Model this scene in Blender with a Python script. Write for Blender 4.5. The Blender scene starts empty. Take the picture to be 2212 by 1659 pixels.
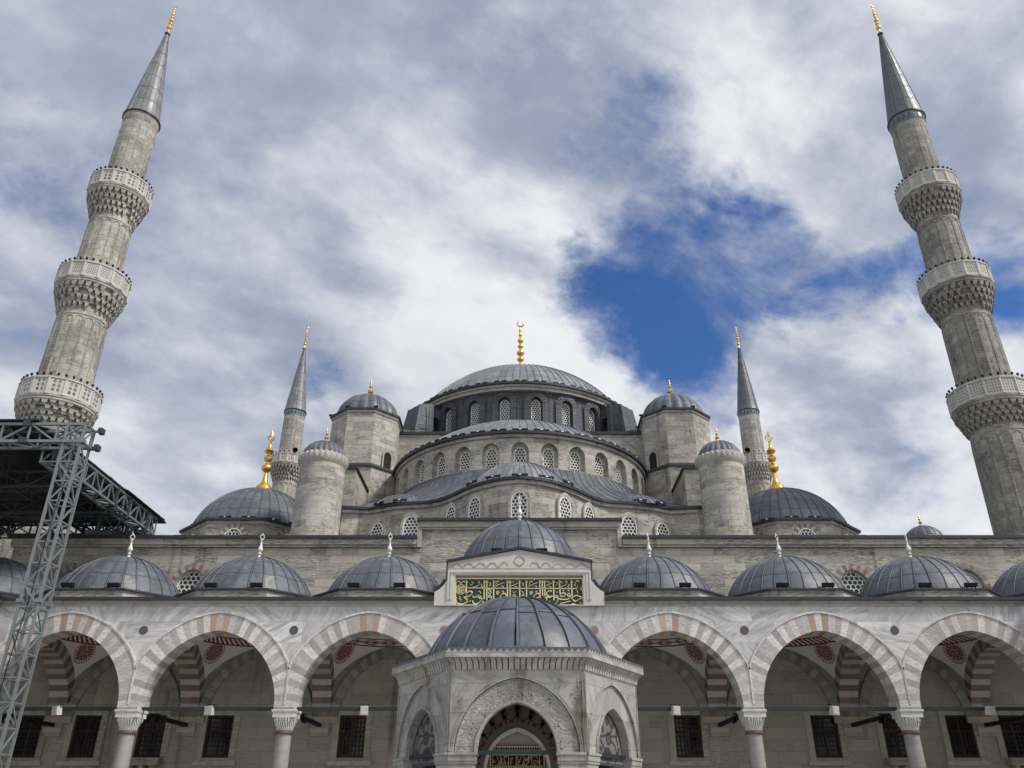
import bpy, math, random
from mathutils import Vector, Matrix
from mathutils.geometry import tessellate_polygon
random.seed(7)
PI = math.pi
rad = math.radians
sc = bpy.context.scene
COL = sc.collection

# ------------------------------------------------------------------ camera
cd = bpy.data.cameras.new("camera")
cam = bpy.data.objects.new("camera", cd)
COL.objects.link(cam)
cam.location = (0.08, 0, 1.6)
cam.rotation_euler = (rad(90 + 27.68), 0, 0)
cd.sensor_width = 36
cd.lens = 1760 / 2212 * 36
cd.shift_x = -0.009
cd.clip_end = 8000
sc.camera = cam
sc.view_settings.view_transform = 'Standard'
sc.view_settings.look = 'None'
sc.view_settings.gamma = 1
sc.view_settings.exposure = 0.42
SUN_EL, SUN_AZ = 48, 114          # azimuth measured from +Y towards +X

# ------------------------------------------------------------------ node helpers
class NT:
    def __init__(s, nt):
        s.nt = nt
    def n(s, typ, ins=None, **props):
        nd = s.nt.nodes.new('ShaderNode' + typ)
        for k, v in props.items():
            setattr(nd, k, v)
        for k, v in (ins or {}).items():
            s.put(nd.inputs[k], v)
        return nd
    def put(s, sock, v):
        if isinstance(v, bpy.types.NodeSocket):
            s.nt.links.new(v, sock)
        elif isinstance(v, bpy.types.Node):
            s.nt.links.new(v.outputs[0], sock)
        else:
            if isinstance(v, (tuple, list)) and len(v) == 3 and sock.type == 'RGBA':
                v = (*v, 1)
            sock.default_value = v
    def m(s, op, a, b=0.0, c=None, clamp=False):
        ins = {0: a, 1: b}
        if c is not None:
            ins[2] = c
        return s.n('Math', ins, operation=op, use_clamp=clamp).outputs[0]
    def vm(s, op, a, b=(0, 0, 0)):
        return s.n('VectorMath', {0: a, 1: b}, operation=op).outputs[0]
    def dot(s, a, b):
        return s.n('VectorMath', {0: a, 1: b}, operation='DOT_PRODUCT').outputs['Value']
    def mix(s, f, a, b, mode='MIX'):
        nd = s.nt.nodes.new('ShaderNodeMix')
        nd.data_type = 'RGBA'
        nd.blend_type = mode
        s.put(nd.inputs[0], f)
        s.put(nd.inputs[6], a)
        s.put(nd.inputs[7], b)
        return nd.outputs[2]
    def ramp(s, f, lo, hi, a=0.0, b=1.0, smooth=True):
        return s.n('MapRange', {0: f, 1: lo, 2: hi, 3: a, 4: b},
                   interpolation_type='SMOOTHSTEP' if smooth else 'LINEAR').outputs[0]
    def noise(s, vec, scale, detail=4, rough=0.55, dist=0.0):
        return s.n('TexNoise', {'Vector': vec, 'Scale': scale, 'Detail': detail, 'Roughness': rough, 'Distortion': dist}).outputs[0]
    def comb(s, x, y, z=0.0):
        return s.n('CombineXYZ', {0: x, 1: y, 2: z}).outputs[0]

# ------------------------------------------------------------------ world
w = bpy.data.worlds.new("World")
sc.world = w
w.use_nodes = True
w.node_tree.nodes.clear()
T = NT(w.node_tree)
sky = T.n('TexSky', sky_type='NISHITA', sun_disc=False, sun_elevation=rad(SUN_EL), sun_rotation=rad(SUN_AZ), air_density=1.0, dust_density=0.3, ozone_density=3.0)
tc = T.n('TexCoord')
D_ = tc.outputs['Generated']
sx = T.n('SeparateXYZ', {0: D_})
dz = T.m('ADD', T.m('MAXIMUM', sx.outputs[2], 0.0), 0.42)
px = T.m('DIVIDE', sx.outputs[0], dz)
py = T.m('DIVIDE', sx.outputs[1], dz)
P_ = T.comb(px, py, 0.0)
def pix_dir(x, y, f=1760., th=rad(27.68)):
    a = x - 1126
    b = 829.5 - y
    return Vector((a, f * math.cos(th) - b * math.sin(th), b * math.cos(th) + f * math.sin(th))).normalized()
rotP = T.n('VectorRotate', {'Vector': P_, 'Angle': rad(-28)}, rotation_type='Z_AXIS').outputs[0]
strP = T.vm('MULTIPLY', rotP, (0.95, 1.12, 1))
wn = T.n('TexNoise', {'Vector': T.vm('ADD', strP, (2.0, 9.0, 3.0)), 'Scale': 3.2, 'Detail': 7.0, 'Roughness': 0.6})
DW = T.vm('NORMALIZE', T.vm('ADD', D_, T.vm('MULTIPLY', T.vm('SUBTRACT', wn.outputs['Color'], (0.5, 0.5, 0.5)), (0.34, 0.34, 0.34))))
def bump(x, y, inner, outer):
    d = T.dot(DW, tuple(pix_dir(x, y)))
    return T.ramp(d, math.cos(rad(outer)), math.cos(rad(inner)))
n1 = T.noise(T.vm('ADD', strP, (3.1, 7.7, 0)), 2.6, 11, 0.62, 0.35)
n2 = T.noise(T.vm('ADD', strP, (11.3, 2.2, 4)), 6.5, 10, 0.64, 0.3)
dens = T.m('ADD', T.m('MULTIPLY', n1, 0.46), T.m('MULTIPLY', n2, 0.54))
hole = T.m('MULTIPLY', bump(1560, 650, 0, 9.0), 0.29)
for (bx, by, i_, o_, st) in ((1800, 630, 0, 6.5, 0.27), (1400, 640, 0, 6.5, 0.28), (1640, 560, 0, 6, 0.28), (1980, 600, 0, 6, 0.21), (2160, 620, 0, 7, 0.20), (690, 830, 0, 3.0, 0.18), (1980, 1010, 0, 4, 0.16), (40, 480, 0, 7, 0.13),
                             (1040, 240, 0, 6, 0.10), (1380, 390, 0, 7, 0.13), (2050, 300, 0, 6, 0.12), (560, 30, 0, 5, 0.10), (870, 640, 0, 4, 0.10), (330, 250, 0, 6, 0.07), (1700, 210, 0, 6, 0.08), (1960, 1080, 0, 4, 0.12)):
    hole = T.m('MAXIMUM', hole, T.m('MULTIPLY', bump(bx, by, i_, o_), st))
fill = T.m('MAXIMUM', T.m('MULTIPLY', bump(1900, 880, 4, 9), 0.10), T.m('MULTIPLY', bump(1000, 520, 4, 11), 0.03))
dens = T.m('ADD', T.m('SUBTRACT', dens, hole), fill)
cover = T.ramp(dens, 0.17, 0.455)
def field(off):
    p_ = T.vm('ADD', strP, off)
    return T.m('ADD', T.m('MULTIPLY', T.noise(T.vm('ADD', p_, (5.5, 1.2, 9)), 2.4, 10, 0.55, 0.2), 0.70), T.m('MULTIPLY', T.noise(T.vm('ADD', p_, (15.5, 6.2, 2)), 7.5, 7, 0.58, 0.1), 0.30))
f0 = field((0, 0, 0))
f1 = field((0.06, -0.065, 0))
relief = T.m('ADD', T.m('MULTIPLY', T.m('SUBTRACT', f0, f1), 4.0), 0.5)
bright = T.m('ADD', T.m('MULTIPLY', T.ramp(f0, 0.38, 0.60), 0.58), T.m('MULTIPLY', T.ramp(n1, 0.35, 0.65), 0.26))
bright = T.m('ADD', bright, T.m('MULTIPLY', T.m('SUBTRACT', relief, 0.42), 0.5))
leftdark = T.ramp(sx.outputs[0], -0.65, 0.10, 0.0, 1.0)
bright = T.m('MULTIPLY', bright, T.m('ADD', T.m('MULTIPLY', leftdark, 0.40), 0.60))
bright = T.m('ADD', bright, T.m('MULTIPLY', bump(1800, 930, 2, 13), 0.25))
bright = T.m('ADD', bright, T.m('MULTIPLY', bump(1120, 680, 2, 13), 0.22))
bright = T.m('ADD', bright, T.m('MULTIPLY', bump(330, 990, 2, 9), 0.30))
bright = T.m('ADD', bright, T.m('MULTIPLY', bump(1950, 120, 2, 14), 0.12))
bright = T.ramp(bright, -0.08, 1.30)
cloudc = T.mix(bright, (0.232, 0.268, 0.358), (0.66, 0.67, 0.69))
skyc = T.mix(1.0, sky.outputs[0], (0.038, 0.060, 0.088), 'MULTIPLY')
skyfull = T.mix(cover, skyc, cloudc)
# unseen sky behind the viewer: extra brightness added to light the facades
back = T.ramp(sx.outputs[1], 0.15, -0.55)
skyfull = T.mix(T.m('MULTIPLY', back, 0.75), skyfull, (0.66, 0.67, 0.69))
skyfull = T.mix(T.ramp(sx.outputs[2], 0.0, -0.05), skyfull, (0.22, 0.22, 0.22))
STR = 0.10
bg = T.n('Background', {'Color': T.mix(1.0, skyfull, (1 / STR, 1 / STR, 1 / STR), 'MULTIPLY'), 'Strength': STR})
for nd in w.node_tree.nodes:
    if nd.type == 'MIX':
        nd.clamp_result = False
out = T.n('OutputWorld', {'Surface': bg})

# ------------------------------------------------------------------ sun (veiled by cloud)
ld = bpy.data.lights.new("sun", 'SUN')
ld.energy = 2.9
ld.angle = rad(11)
ld.color = (1.0, 0.955, 0.88)
sun = bpy.data.objects.new("sun", ld)
COL.objects.link(sun)
sd = Vector((math.sin(rad(SUN_AZ)) * math.cos(rad(SUN_EL)), math.cos(rad(SUN_AZ)) * math.cos(rad(SUN_EL)), math.sin(rad(SUN_EL))))
sun.rotation_euler = sd.to_track_quat('Z', 'Y').to_euler()
sun.location = (60, -40, 90)

# ------------------------------------------------------------------ materials
MATS = {}
def newmat(name):
    m = bpy.data.materials.new(name)
    m.use_nodes = True
    t = NT(m.node_tree)
    b = m.node_tree.nodes['Principled BSDF']
    MATS[name] = m
    return m, t, b
def plain(name, col, rough=0.6, metal=0.0, var=0.12, nscale=6.0, bump=0.0, spec=0.4):
    m, t, b = newmat(name)
    pos = t.n('NewGeometry').outputs['Position']
    n = t.noise(pos, nscale, 5, 0.6)
    c = t.mix(n, tuple(x * (1 - var) for x in col), tuple(min(1, x * (1 + var)) for x in col))
    t.put(b.inputs['Base Color'], c)
    t.put(b.inputs['Roughness'], t.ramp(n, 0.2, 0.8, max(0, rough - 0.08), min(1, rough + 0.08)))
    b.inputs['Metallic'].default_value = metal
    b.inputs['Specular IOR Level'].default_value = spec
    if bump:
        t.put(b.inputs['Normal'], t.n('Bump', {'Strength': bump, 'Distance': 0.02, 'Height': n}).outputs[0])
    return m

def stone(name, c1, c2, c3, bw=0.95, bh=0.40, mortar=0.72, stain=0.5, warm=0.25, mort=0.012, streak=0.41):
    """ashlar: every block its own tone, some warm, some grey; weathering, run-off stains"""
    m, t, b = newmat(name)
    uv = t.n('UVMap').outputs[0]
    pos = t.n('NewGeometry').outputs['Position']
    wob = t.noise(uv, 1.3, 2, 0.5)
    uvw = t.vm('ADD', uv, t.comb(0.0, t.m('MULTIPLY', t.m('SUBTRACT', wob, 0.5), 0.03)))
    br = t.n('TexBrick', {'Vector': uvw, 'Color1': (0, 0, 0), 'Color2': (1, 1, 1), 'Mortar': (0.5, 0.5, 0.5), 'Scale': 1.0,
                          'Mortar Size': mort, 'Mortar Smooth': 0.3, 'Bias': 0.0, 'Brick Width': bw, 'Row Height': bh}, offset=0.43, squash=0.72, squash_frequency=3)
    r = t.n('SeparateColor', {0: br.outputs[0]}).outputs[0]
    base = t.mix(t.ramp(r, 0.0, 1.0), c1, c2)
    wn = t.n('TexWhiteNoise', {'W': t.m('MULTIPLY', r, 977.3)}, noise_dimensions='1D').outputs[0]
    base = t.mix(t.ramp(wn, 1 - warm, 1.0, 0, 0.8), base, c3)
    # grain and sedimentary streaks along the bed
    gr = t.noise(t.vm('MULTIPLY', t.vm('ADD', uvw, t.comb(t.m('MULTIPLY', r, 31.0), t.m('MULTIPLY', r, 17.0), r)), (1.4, 9.0, 1)), 2.2, 7, 0.65, 0.6)
    sel = t.n('TexWhiteNoise', {'W': t.m('MULTIPLY', r, 313.7)}, noise_dimensions='1D').outputs[0]
    base = t.mix(t.m('MULTIPLY', t.ramp(gr, 0.40, 0.60, 1.0, 0.0), t.ramp(sel, 0.1, 0.85, 0.3, 1.0)), base, t.mix(1.0, base, (streak, streak * 1.01, streak * 1.04), 'MULTIPLY'))
    big = t.noise(pos, 0.35, 6, 0.62, 0.4)
    base = t.mix(t.ramp(big, 0.42, 0.68, 0.0, stain), base, t.mix(1.0, base, (0.52, 0.52, 0.53), 'MULTIPLY'))
    run = t.noise(t.vm('MULTIPLY', pos, (1.5, 1.5, 0.09)), 1.0, 5, 0.6)
    base = t.mix(t.ramp(run, 0.57, 0.74, 0.0, 0.8), base, t.mix(1.0, base, (0.42, 0.40, 0.38), 'MULTIPLY'))
    fine = t.noise(pos, 14.0, 4, 0.65)
    base = t.mix(t.ramp(fine, 0.3, 0.75, 0.0, 0.25), base, t.mix(1.0, base, (1.3, 1.28, 1.25), 'MULTIPLY'))
    base = t.mix(br.outputs['Fac'], base, t.mix(1.0, base, (mortar, mortar, mortar), 'MULTIPLY'))
    t.put(b.inputs['Base Color'], base)
    b.inputs['Roughness'].default_value = 0.86
    b.inputs['Specular IOR Level'].default_value = 0.25
    h = t.m('ADD', t.m('MULTIPLY', gr, 0.6), t.m('SUBTRACT', t.m('MULTIPLY', fine, 0.4), br.outputs['Fac']))
    t.put(b.inputs['Normal'], t.n('Bump', {'Strength': 0.55, 'Distance': 0.03, 'Height': h}).outputs[0])
    return m
stone('ashlar', (0.375, 0.362, 0.330), (0.500, 0.484, 0.440), (0.53, 0.49, 0.405), warm=0.3)
stone('ashlar_wall', (0.385, 0.370, 0.335), (0.500, 0.483, 0.435), (0.53, 0.475, 0.375), bw=1.15, bh=0.40, warm=0.25, stain=0.4)
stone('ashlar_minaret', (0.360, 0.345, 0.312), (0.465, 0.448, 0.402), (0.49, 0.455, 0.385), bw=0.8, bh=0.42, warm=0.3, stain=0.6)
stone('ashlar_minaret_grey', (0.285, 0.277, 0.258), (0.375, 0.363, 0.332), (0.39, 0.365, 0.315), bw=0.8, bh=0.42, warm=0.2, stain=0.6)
stone('ashlar_inner', (0.315, 0.292, 0.250), (0.380, 0.354, 0.304), (0.39, 0.35, 0.285), bw=1.3, bh=0.50, mortar=0.85, stain=0.2, warm=0.3, streak=0.78)
stone('stone_trim', (0.40, 0.385, 0.345), (0.46, 0.44, 0.39), (0.47, 0.43, 0.36), bw=1.6, bh=3.0, mortar=0.75, stain=0.35, warm=0.2)

def marble(name, bw=2.4, bh=0.82, c1=(0.60, 0.595, 0.59), c2=(0.30, 0.305, 0.32), carve=0.0, dirt=0.3, joint=0.6):
    m, t, b = newmat(name)
    uv = t.n('UVMap').outputs[0]
    pos = t.n('NewGeometry').outputs['Position']
    br = t.n('TexBrick', {'Vector': uv, 'Color1': (0, 0, 0), 'Color2': (1, 1, 1), 'Mortar': (0.5, 0.5, 0.5), 'Scale': 1.0, 'Mortar Size': 0.006,
                          'Mortar Smooth': 0.2, 'Brick Width': bw, 'Row Height': bh}, offset=0.37)
    r = t.n('SeparateColor', {0: br.outputs[0]}).outputs[0]
    rv = t.n('VectorRotate', {'Vector': t.vm('ADD', uv, t.comb(t.m('MULTIPLY', r, 41), t.m('MULTIPLY', r, 23))), 'Angle': t.m('ADD', t.m('MULTIPLY', t.n('TexWhiteNoise', {'W': t.m('MULTIPLY', r, 551.0)}, noise_dimensions='1D').outputs[0], 2.6), -1.3)}, rotation_type='Z_AXIS').outputs[0]
    v1 = t.noise(t.vm('MULTIPLY', rv, (0.5, 2.6, 1)), 0.9, 9, 0.62, 1.3)
    v2 = t.noise(t.vm('MULTIPLY', rv, (0.7, 7.0, 1)), 1.5, 8, 0.66, 0.9)
    f = t.ramp(t.m('ADD', t.m('MULTIPLY', v1, 0.6), t.m('MULTIPLY', v2, 0.4)), 0.43, 0.62)
    tone = t.mix(r, c1, tuple(x * 0.70 for x in c1))
    base = t.mix(t.m('MULTIPLY', f, 0.95), tone, c2)
    run = t.noise(t.vm('MULTIPLY', pos, (2.2, 2.2, 0.16)), 1.1, 5, 0.6)
    base = t.mix(t.ramp(run, 0.56, 0.76, 0.0, dirt * 1.5), base, t.mix(1.0, base, (0.58, 0.51, 0.42), 'MULTIPLY'))
    g = t.noise(pos, 2.6, 7, 0.68)
    base = t.mix(t.ramp(g, 0.5, 0.74, 0.0, dirt), base, t.mix(1.0, base, (0.55, 0.52, 0.48), 'MULTIPLY'))
    base = t.mix(br.outputs['Fac'], base, t.mix(1.0, base, (joint, joint, joint), 'MULTIPLY'))
    t.put(b.inputs['Base Color'], base)
    b.inputs['Roughness'].default_value = 0.55
    b.inputs['Specular IOR Level'].default_value = 0.35
    h = t.m('MULTIPLY', g, 0.3)
    if carve:
        d = t.n('TexNoise', {'Vector': uv, 'Scale': 3.0, 'Detail': 2.0, 'Roughness': 0.5})
        wv = t.n('TexWave', {'Vector': t.vm('ADD', uv, t.vm('MULTIPLY', d.outputs['Color'], (0.9, 0.9, 0))), 'Scale': 2.6, 'Distortion': 4.0, 'Detail': 1.5, 'Detail Scale': 1.2}, wave_type='RINGS').outputs['Fac']
        h = t.m('ADD', h, t.m('MULTIPLY', t.ramp(wv, 0.35, 0.8), carve))
    t.put(b.inputs['Normal'], t.n('Bump', {'Strength': 0.6, 'Distance': 0.05 if carve else 0.03, 'Height': h}).outputs[0])
    return m
marble('marble', c1=(0.64, 0.635, 0.63), c2=(0.30, 0.31, 0.33))
marble('marble_band', bw=3.2, bh=2.0, c1=(0.43, 0.425, 0.395), c2=(0.30, 0.30, 0.285), dirt=0.7)
marble('marble_carved', bw=0.62, bh=0.9, c1=(0.40, 0.392, 0.375), c2=(0.26, 0.257, 0.254), carve=0.7, dirt=0.7, joint=0.6)
marble('marble_fountain', bw=1.3, bh=0.55, c1=(0.40, 0.392, 0.372), c2=(0.235, 0.232, 0.23), dirt=1.0, joint=0.55)
marble('marble_cap', bw=3, bh=3, c1=(0.66, 0.65, 0.63), c2=(0.45, 0.45, 0.45), dirt=0.25)
marble('column_stone', bw=5, bh=9, c1=(0.31, 0.305, 0.295), c2=(0.22, 0.22, 0.222), dirt=0.3)

def voussoir(name, c, vein, dirt=0.25):
    m, t, b = newmat(name)
    pos = t.n('NewGeometry').outputs['Position']
    r = t.n('Attribute', attribute_name='rnd').outputs['Fac']
    off = t.vm('ADD', pos, t.comb(t.m('MULTIPLY', r, 50), t.m('MULTIPLY', r, 31), t.m('MULTIPLY', r, 77)))
    n = t.noise(t.vm('MULTIPLY', off, (2.5, 2.5, 5)), 2.4, 7, 0.66, 0.8)
    base = t.mix(t.ramp(n, 0.35, 0.7), c, vein)
    base = t.mix(1.0, base, t.mix(r, (0.78, 0.78, 0.78), (1.12, 1.10, 1.08)), 'MULTIPLY')
    g = t.noise(pos, 9, 5, 0.7)
    base = t.mix(t.ramp(g, 0.55, 0.8, 0, dirt * 2), base, t.mix(1.0, base, (0.5, 0.47, 0.44), 'MULTIPLY'))
    t.put(b.inputs['Base Color'], base)
    b.inputs['Roughness'].default_value = 0.65
    t.put(b.inputs['Normal'], t.n('Bump', {'Strength': 0.4, 'Distance': 0.02, 'Height': g}).outputs[0])
voussoir('vous_white', (0.63, 0.625, 0.615), (0.38, 0.38, 0.385))
voussoir('vous_pink', (0.44, 0.408, 0.388), (0.315, 0.285, 0.270))
voussoir('vous_red', (0.42, 0.285, 0.215), (0.35, 0.27, 0.23))
voussoir('brick_red', (0.225, 0.16, 0.137), (0.16, 0.115, 0.10))
voussoir('vous_grey', (0.24, 0.225, 0.205), (0.17, 0.16, 0.15))
voussoir('band_red', (0.235, 0.155, 0.128), (0.18, 0.125, 0.105))
voussoir('band_white', (0.45, 0.42, 0.375), (0.37, 0.345, 0.31))

def lead(name, c, rows=1.1, var=0.28, patch=0.5, rough=0.46):
    """lead sheets: UV u counts the sheets between two rolls, v runs in metres up the slope"""
    m, t, b = newmat(name)
    uv = t.n('UVMap').outputs[0]
    pos = t.n('NewGeometry').outputs['Position']
    s = t.n('SeparateXYZ', {0: uv})
    fu = t.m('FLOOR', s.outputs[0])
    vv = t.m('ADD', t.m('DIVIDE', s.outputs[1], rows), t.m('MULTIPLY', t.m('MODULO', fu, 2.0), 0.06))
    fv = t.m('FLOOR', vv)
    rn = t.n('TexWhiteNoise', {'Vector': t.comb(fu, fv, 3.0)}, noise_dimensions='3D').outputs[0]
    fr = t.m('FRACT', vv)
    seam = t.m('MAXIMUM', t.ramp(fr, 0.0, 0.07, 1.0, 0.0), t.ramp(fr, 0.95, 1.0, 0.0, 1.0))
    base = t.mix(rn, tuple(x * (1 - var) for x in c), tuple(x * (1 + var) for x in c))
    n = t.noise(pos, 1.4, 8, 0.68, 0.5)
    base = t.mix(t.ramp(n, 0.46, 0.70, 0, 0.8), base, tuple(x * 1.8 for x in c))
    ws = t.noise(t.vm('MULTIPLY', t.vm('ADD', pos, (3, 1, 7)), (2.0, 2.0, 7.0)), 2.2, 7, 0.7, 0.8)
    base = t.mix(t.ramp(ws, 0.56, 0.72, 0, 0.55), base, tuple(x * 2.4 for x in c))
    n2 = t.noise(t.vm('ADD', pos, (9, 4, 2)), 2.3, 7, 0.66, 0.3)
    base = t.mix(t.ramp(n2, 0.52, 0.75, 0, 0.7), base, (c[0] * 0.45, c[1] * 0.45, c[2] * 0.5))
    pt = t.m('MULTIPLY', t.m('GREATER_THAN', rn, 0.972), t.ramp(t.noise(pos, 3.5, 5, 0.7), 0.38, 0.58, 0, patch))
    base = t.mix(pt, base, (0.34, 0.30, 0.26))
    fw_ = t.m('ABSOLUTE', t.m('SUBTRACT', t.m('FRACT', t.m('ADD', s.outputs[0], 0.5)), 0.5))
    edge = t.m('MULTIPLY', t.ramp(fw_, 0.035, 0.06, 0, 1), t.ramp(fw_, 0.09, 0.13, 1, 0))  # shade line painted down both sides of each roll
    base = t.mix(t.m('MULTIPLY', t.m('MAXIMUM', seam, edge), 0.7), base, tuple(x * 0.3 for x in c))
    base = t.mix(t.m('MULTIPLY', t.ramp(fw_, 0.0, 0.04, 1, 0), 0.4), base, tuple(min(1, x * 1.4) for x in c))  # highlight painted along the crest of each roll
    t.put(b.inputs['Base Color'], base)
    t.put(b.inputs['Roughness'], t.ramp(n, 0.3, 0.75, rough - 0.1, rough + 0.15))
    b.inputs['Metallic'].default_value = 0.0
    b.inputs['Specular IOR Level'].default_value = 0.42
    fu_ = t.m('FRACT', s.outputs[0])
    h = t.m('ADD', t.m('MULTIPLY', n2, 0.5), t.m('MULTIPLY', seam, 0.5))
    t.put(b.inputs['Normal'], t.n('Bump', {'Strength': 0.6, 'Distance': 0.05, 'Height': h}).outputs[0])
lead('lead', (0.083, 0.092, 0.112), var=0.22, rough=0.55, rows=0.95)
lead('lead_roof', (0.080, 0.088, 0.106), var=0.2, patch=0.0, rough=0.58, rows=1.8)
lead('lead_big', (0.150, 0.163, 0.182), rows=1.5, var=0.2, patch=0.0, rough=0.55)
lead('lead_dark', (0.050, 0.056, 0.067), rows=1.3, patch=0.0, rough=0.55)
lead('lead_fountain', (0.072, 0.080, 0.102), rows=1.25, var=0.25, patch=0.9, rough=0.5)
lead('lead_spire', (0.095, 0.105, 0.120), rows=1.5, var=0.15, patch=0.0)
lead('lead_spire_pale', (0.145, 0.153, 0.162), rows=1.5, var=0.15, patch=0.0)

plain('lead_trim', (0.030, 0.033, 0.043), 0.5, 0.1, 0.3, 3)
plain('gold', (0.72, 0.44, 0.10), 0.33, 1.0, 0.12, 9)
plain('gold_old', (0.30, 0.20, 0.075), 0.42, 0.9, 0.35, 9)
plain('gilt', (0.68, 0.57, 0.31), 0.55, 0.0, 0.12, 20)
plain('gilt_dull', (0.42, 0.33, 0.14), 0.5, 0.3, 0.3, 30)
plain('gable_stone', (0.50, 0.485, 0.455), 0.65, 0, 0.22, 2.5, 0.2)
plain('alem_white', (0.60, 0.60, 0.58), 0.5, 0.0, 0.25, 7)
plain('glass_dark', (0.010, 0.011, 0.013), 0.15, 0, 0.2, 3, 0, 0.5)
plain('void_dark', (0.012, 0.012, 0.013), 0.9, 0, 0.2, 3)
plain('wood_red', (0.085, 0.030, 0.016), 0.5, 0, 0.3, 8)
plain('iron', (0.012, 0.012, 0.013), 0.55, 0.3, 0.3, 8)
plain('green_paint', (0.008, 0.026, 0.028), 0.5, 0.1, 0.35, 8)
plain('steel', (0.20, 0.218, 0.23), 0.45, 0.35, 0.28, 4)
plain('steel_dark', (0.05, 0.056, 0.06), 0.55, 0.3, 0.3, 4)
plain('deck_dark', (0.025, 0.027, 0.032), 0.6, 0.2, 0.3, 2)
plain('panel_green', (0.006, 0.036, 0.033), 0.45, 0, 0.15, 6)
plain('white_plastic', (0.46, 0.47, 0.47), 0.4, 0, 0.08, 9)
plain('bronze', (0.13, 0.085, 0.07), 0.5, 0.2, 0.3, 8)
plain('porphyry', (0.085, 0.075, 0.08), 0.5, 0, 0.4, 20)
plain('porphyry_red', (0.27, 0.155, 0.145), 0.5, 0, 0.4, 20)
plain('tile_blue', (0.015, 0.10, 0.19), 0.35, 0, 0.5, 9)
plain('copper_green', (0.31, 0.36, 0.32), 0.7, 0, 0.3, 9)
plain('lamp_white', (0.75, 0.75, 0.72), 0.4, 0, 0.05)
plain('carved_gable', (0.50, 0.48, 0.44), 0.7, 0, 0.2, 3, 0.4)
plain('parapet_stone', (0.45, 0.44, 0.415), 0.8, 0, 0.28, 2.5, 0.3)
plain('marble_soot_shade', (0.085, 0.075, 0.065), 0.85, 0, 0.4, 6)
plain('old_paint', (0.135, 0.124, 0.112), 0.8, 0, 0.2, 3)
plain('plaster', (0.42, 0.395, 0.36), 0.8, 0, 0.1, 2)
plain('flower_dark', (0.035, 0.042, 0.055), 0.7, 0, 0.3, 9)
plain('flower_red', (0.13, 0.035, 0.028), 0.7, 0, 0.3, 9)

def lattice(name, a, rr, white=(0.80, 0.80, 0.77)):
    m, t, b = newmat(name)
    s = t.n('SeparateXYZ', {0: t.n('UVMap').outputs[0]})
    x = t.m('DIVIDE', s.outputs[0], a)
    y = t.m('DIVIDE', s.outputs[1], a * math.sqrt(3))
    def cell(o):
        cx = t.m('SUBTRACT', t.m('FRACT', t.m('ADD', x, o)), 0.5)
        cy = t.m('MULTIPLY', t.m('SUBTRACT', t.m('FRACT', t.m('ADD', y, o)), 0.5), math.sqrt(3))
        return t.m('SQRT', t.m('ADD', t.m('MULTIPLY', cx, cx), t.m('MULTIPLY', cy, cy)))
    d = t.m('MINIMUM', cell(0.0), cell(0.5))
    hole = t.ramp(d, rr + 0.03, rr - 0.03)
    n = t.noise(t.n('NewGeometry').outputs['Position'], 5, 5)
    t.put(b.inputs['Base Color'], t.mix(hole, t.mix(n, tuple(c * 0.8 for c in white), white), (0.014, 0.015, 0.018)))
    t.put(b.inputs['Roughness'], t.ramp(hole, 0, 1, 0.7, 0.25))
    t.put(b.inputs['Normal'], t.n('Bump', {'Strength': 0.9, 'Distance': 0.06, 'Height': hole}, invert=True).outputs[0])
lattice('lattice', 0.235, 0.40)
lattice('lattice_big', 0.25, 0.39)

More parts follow.
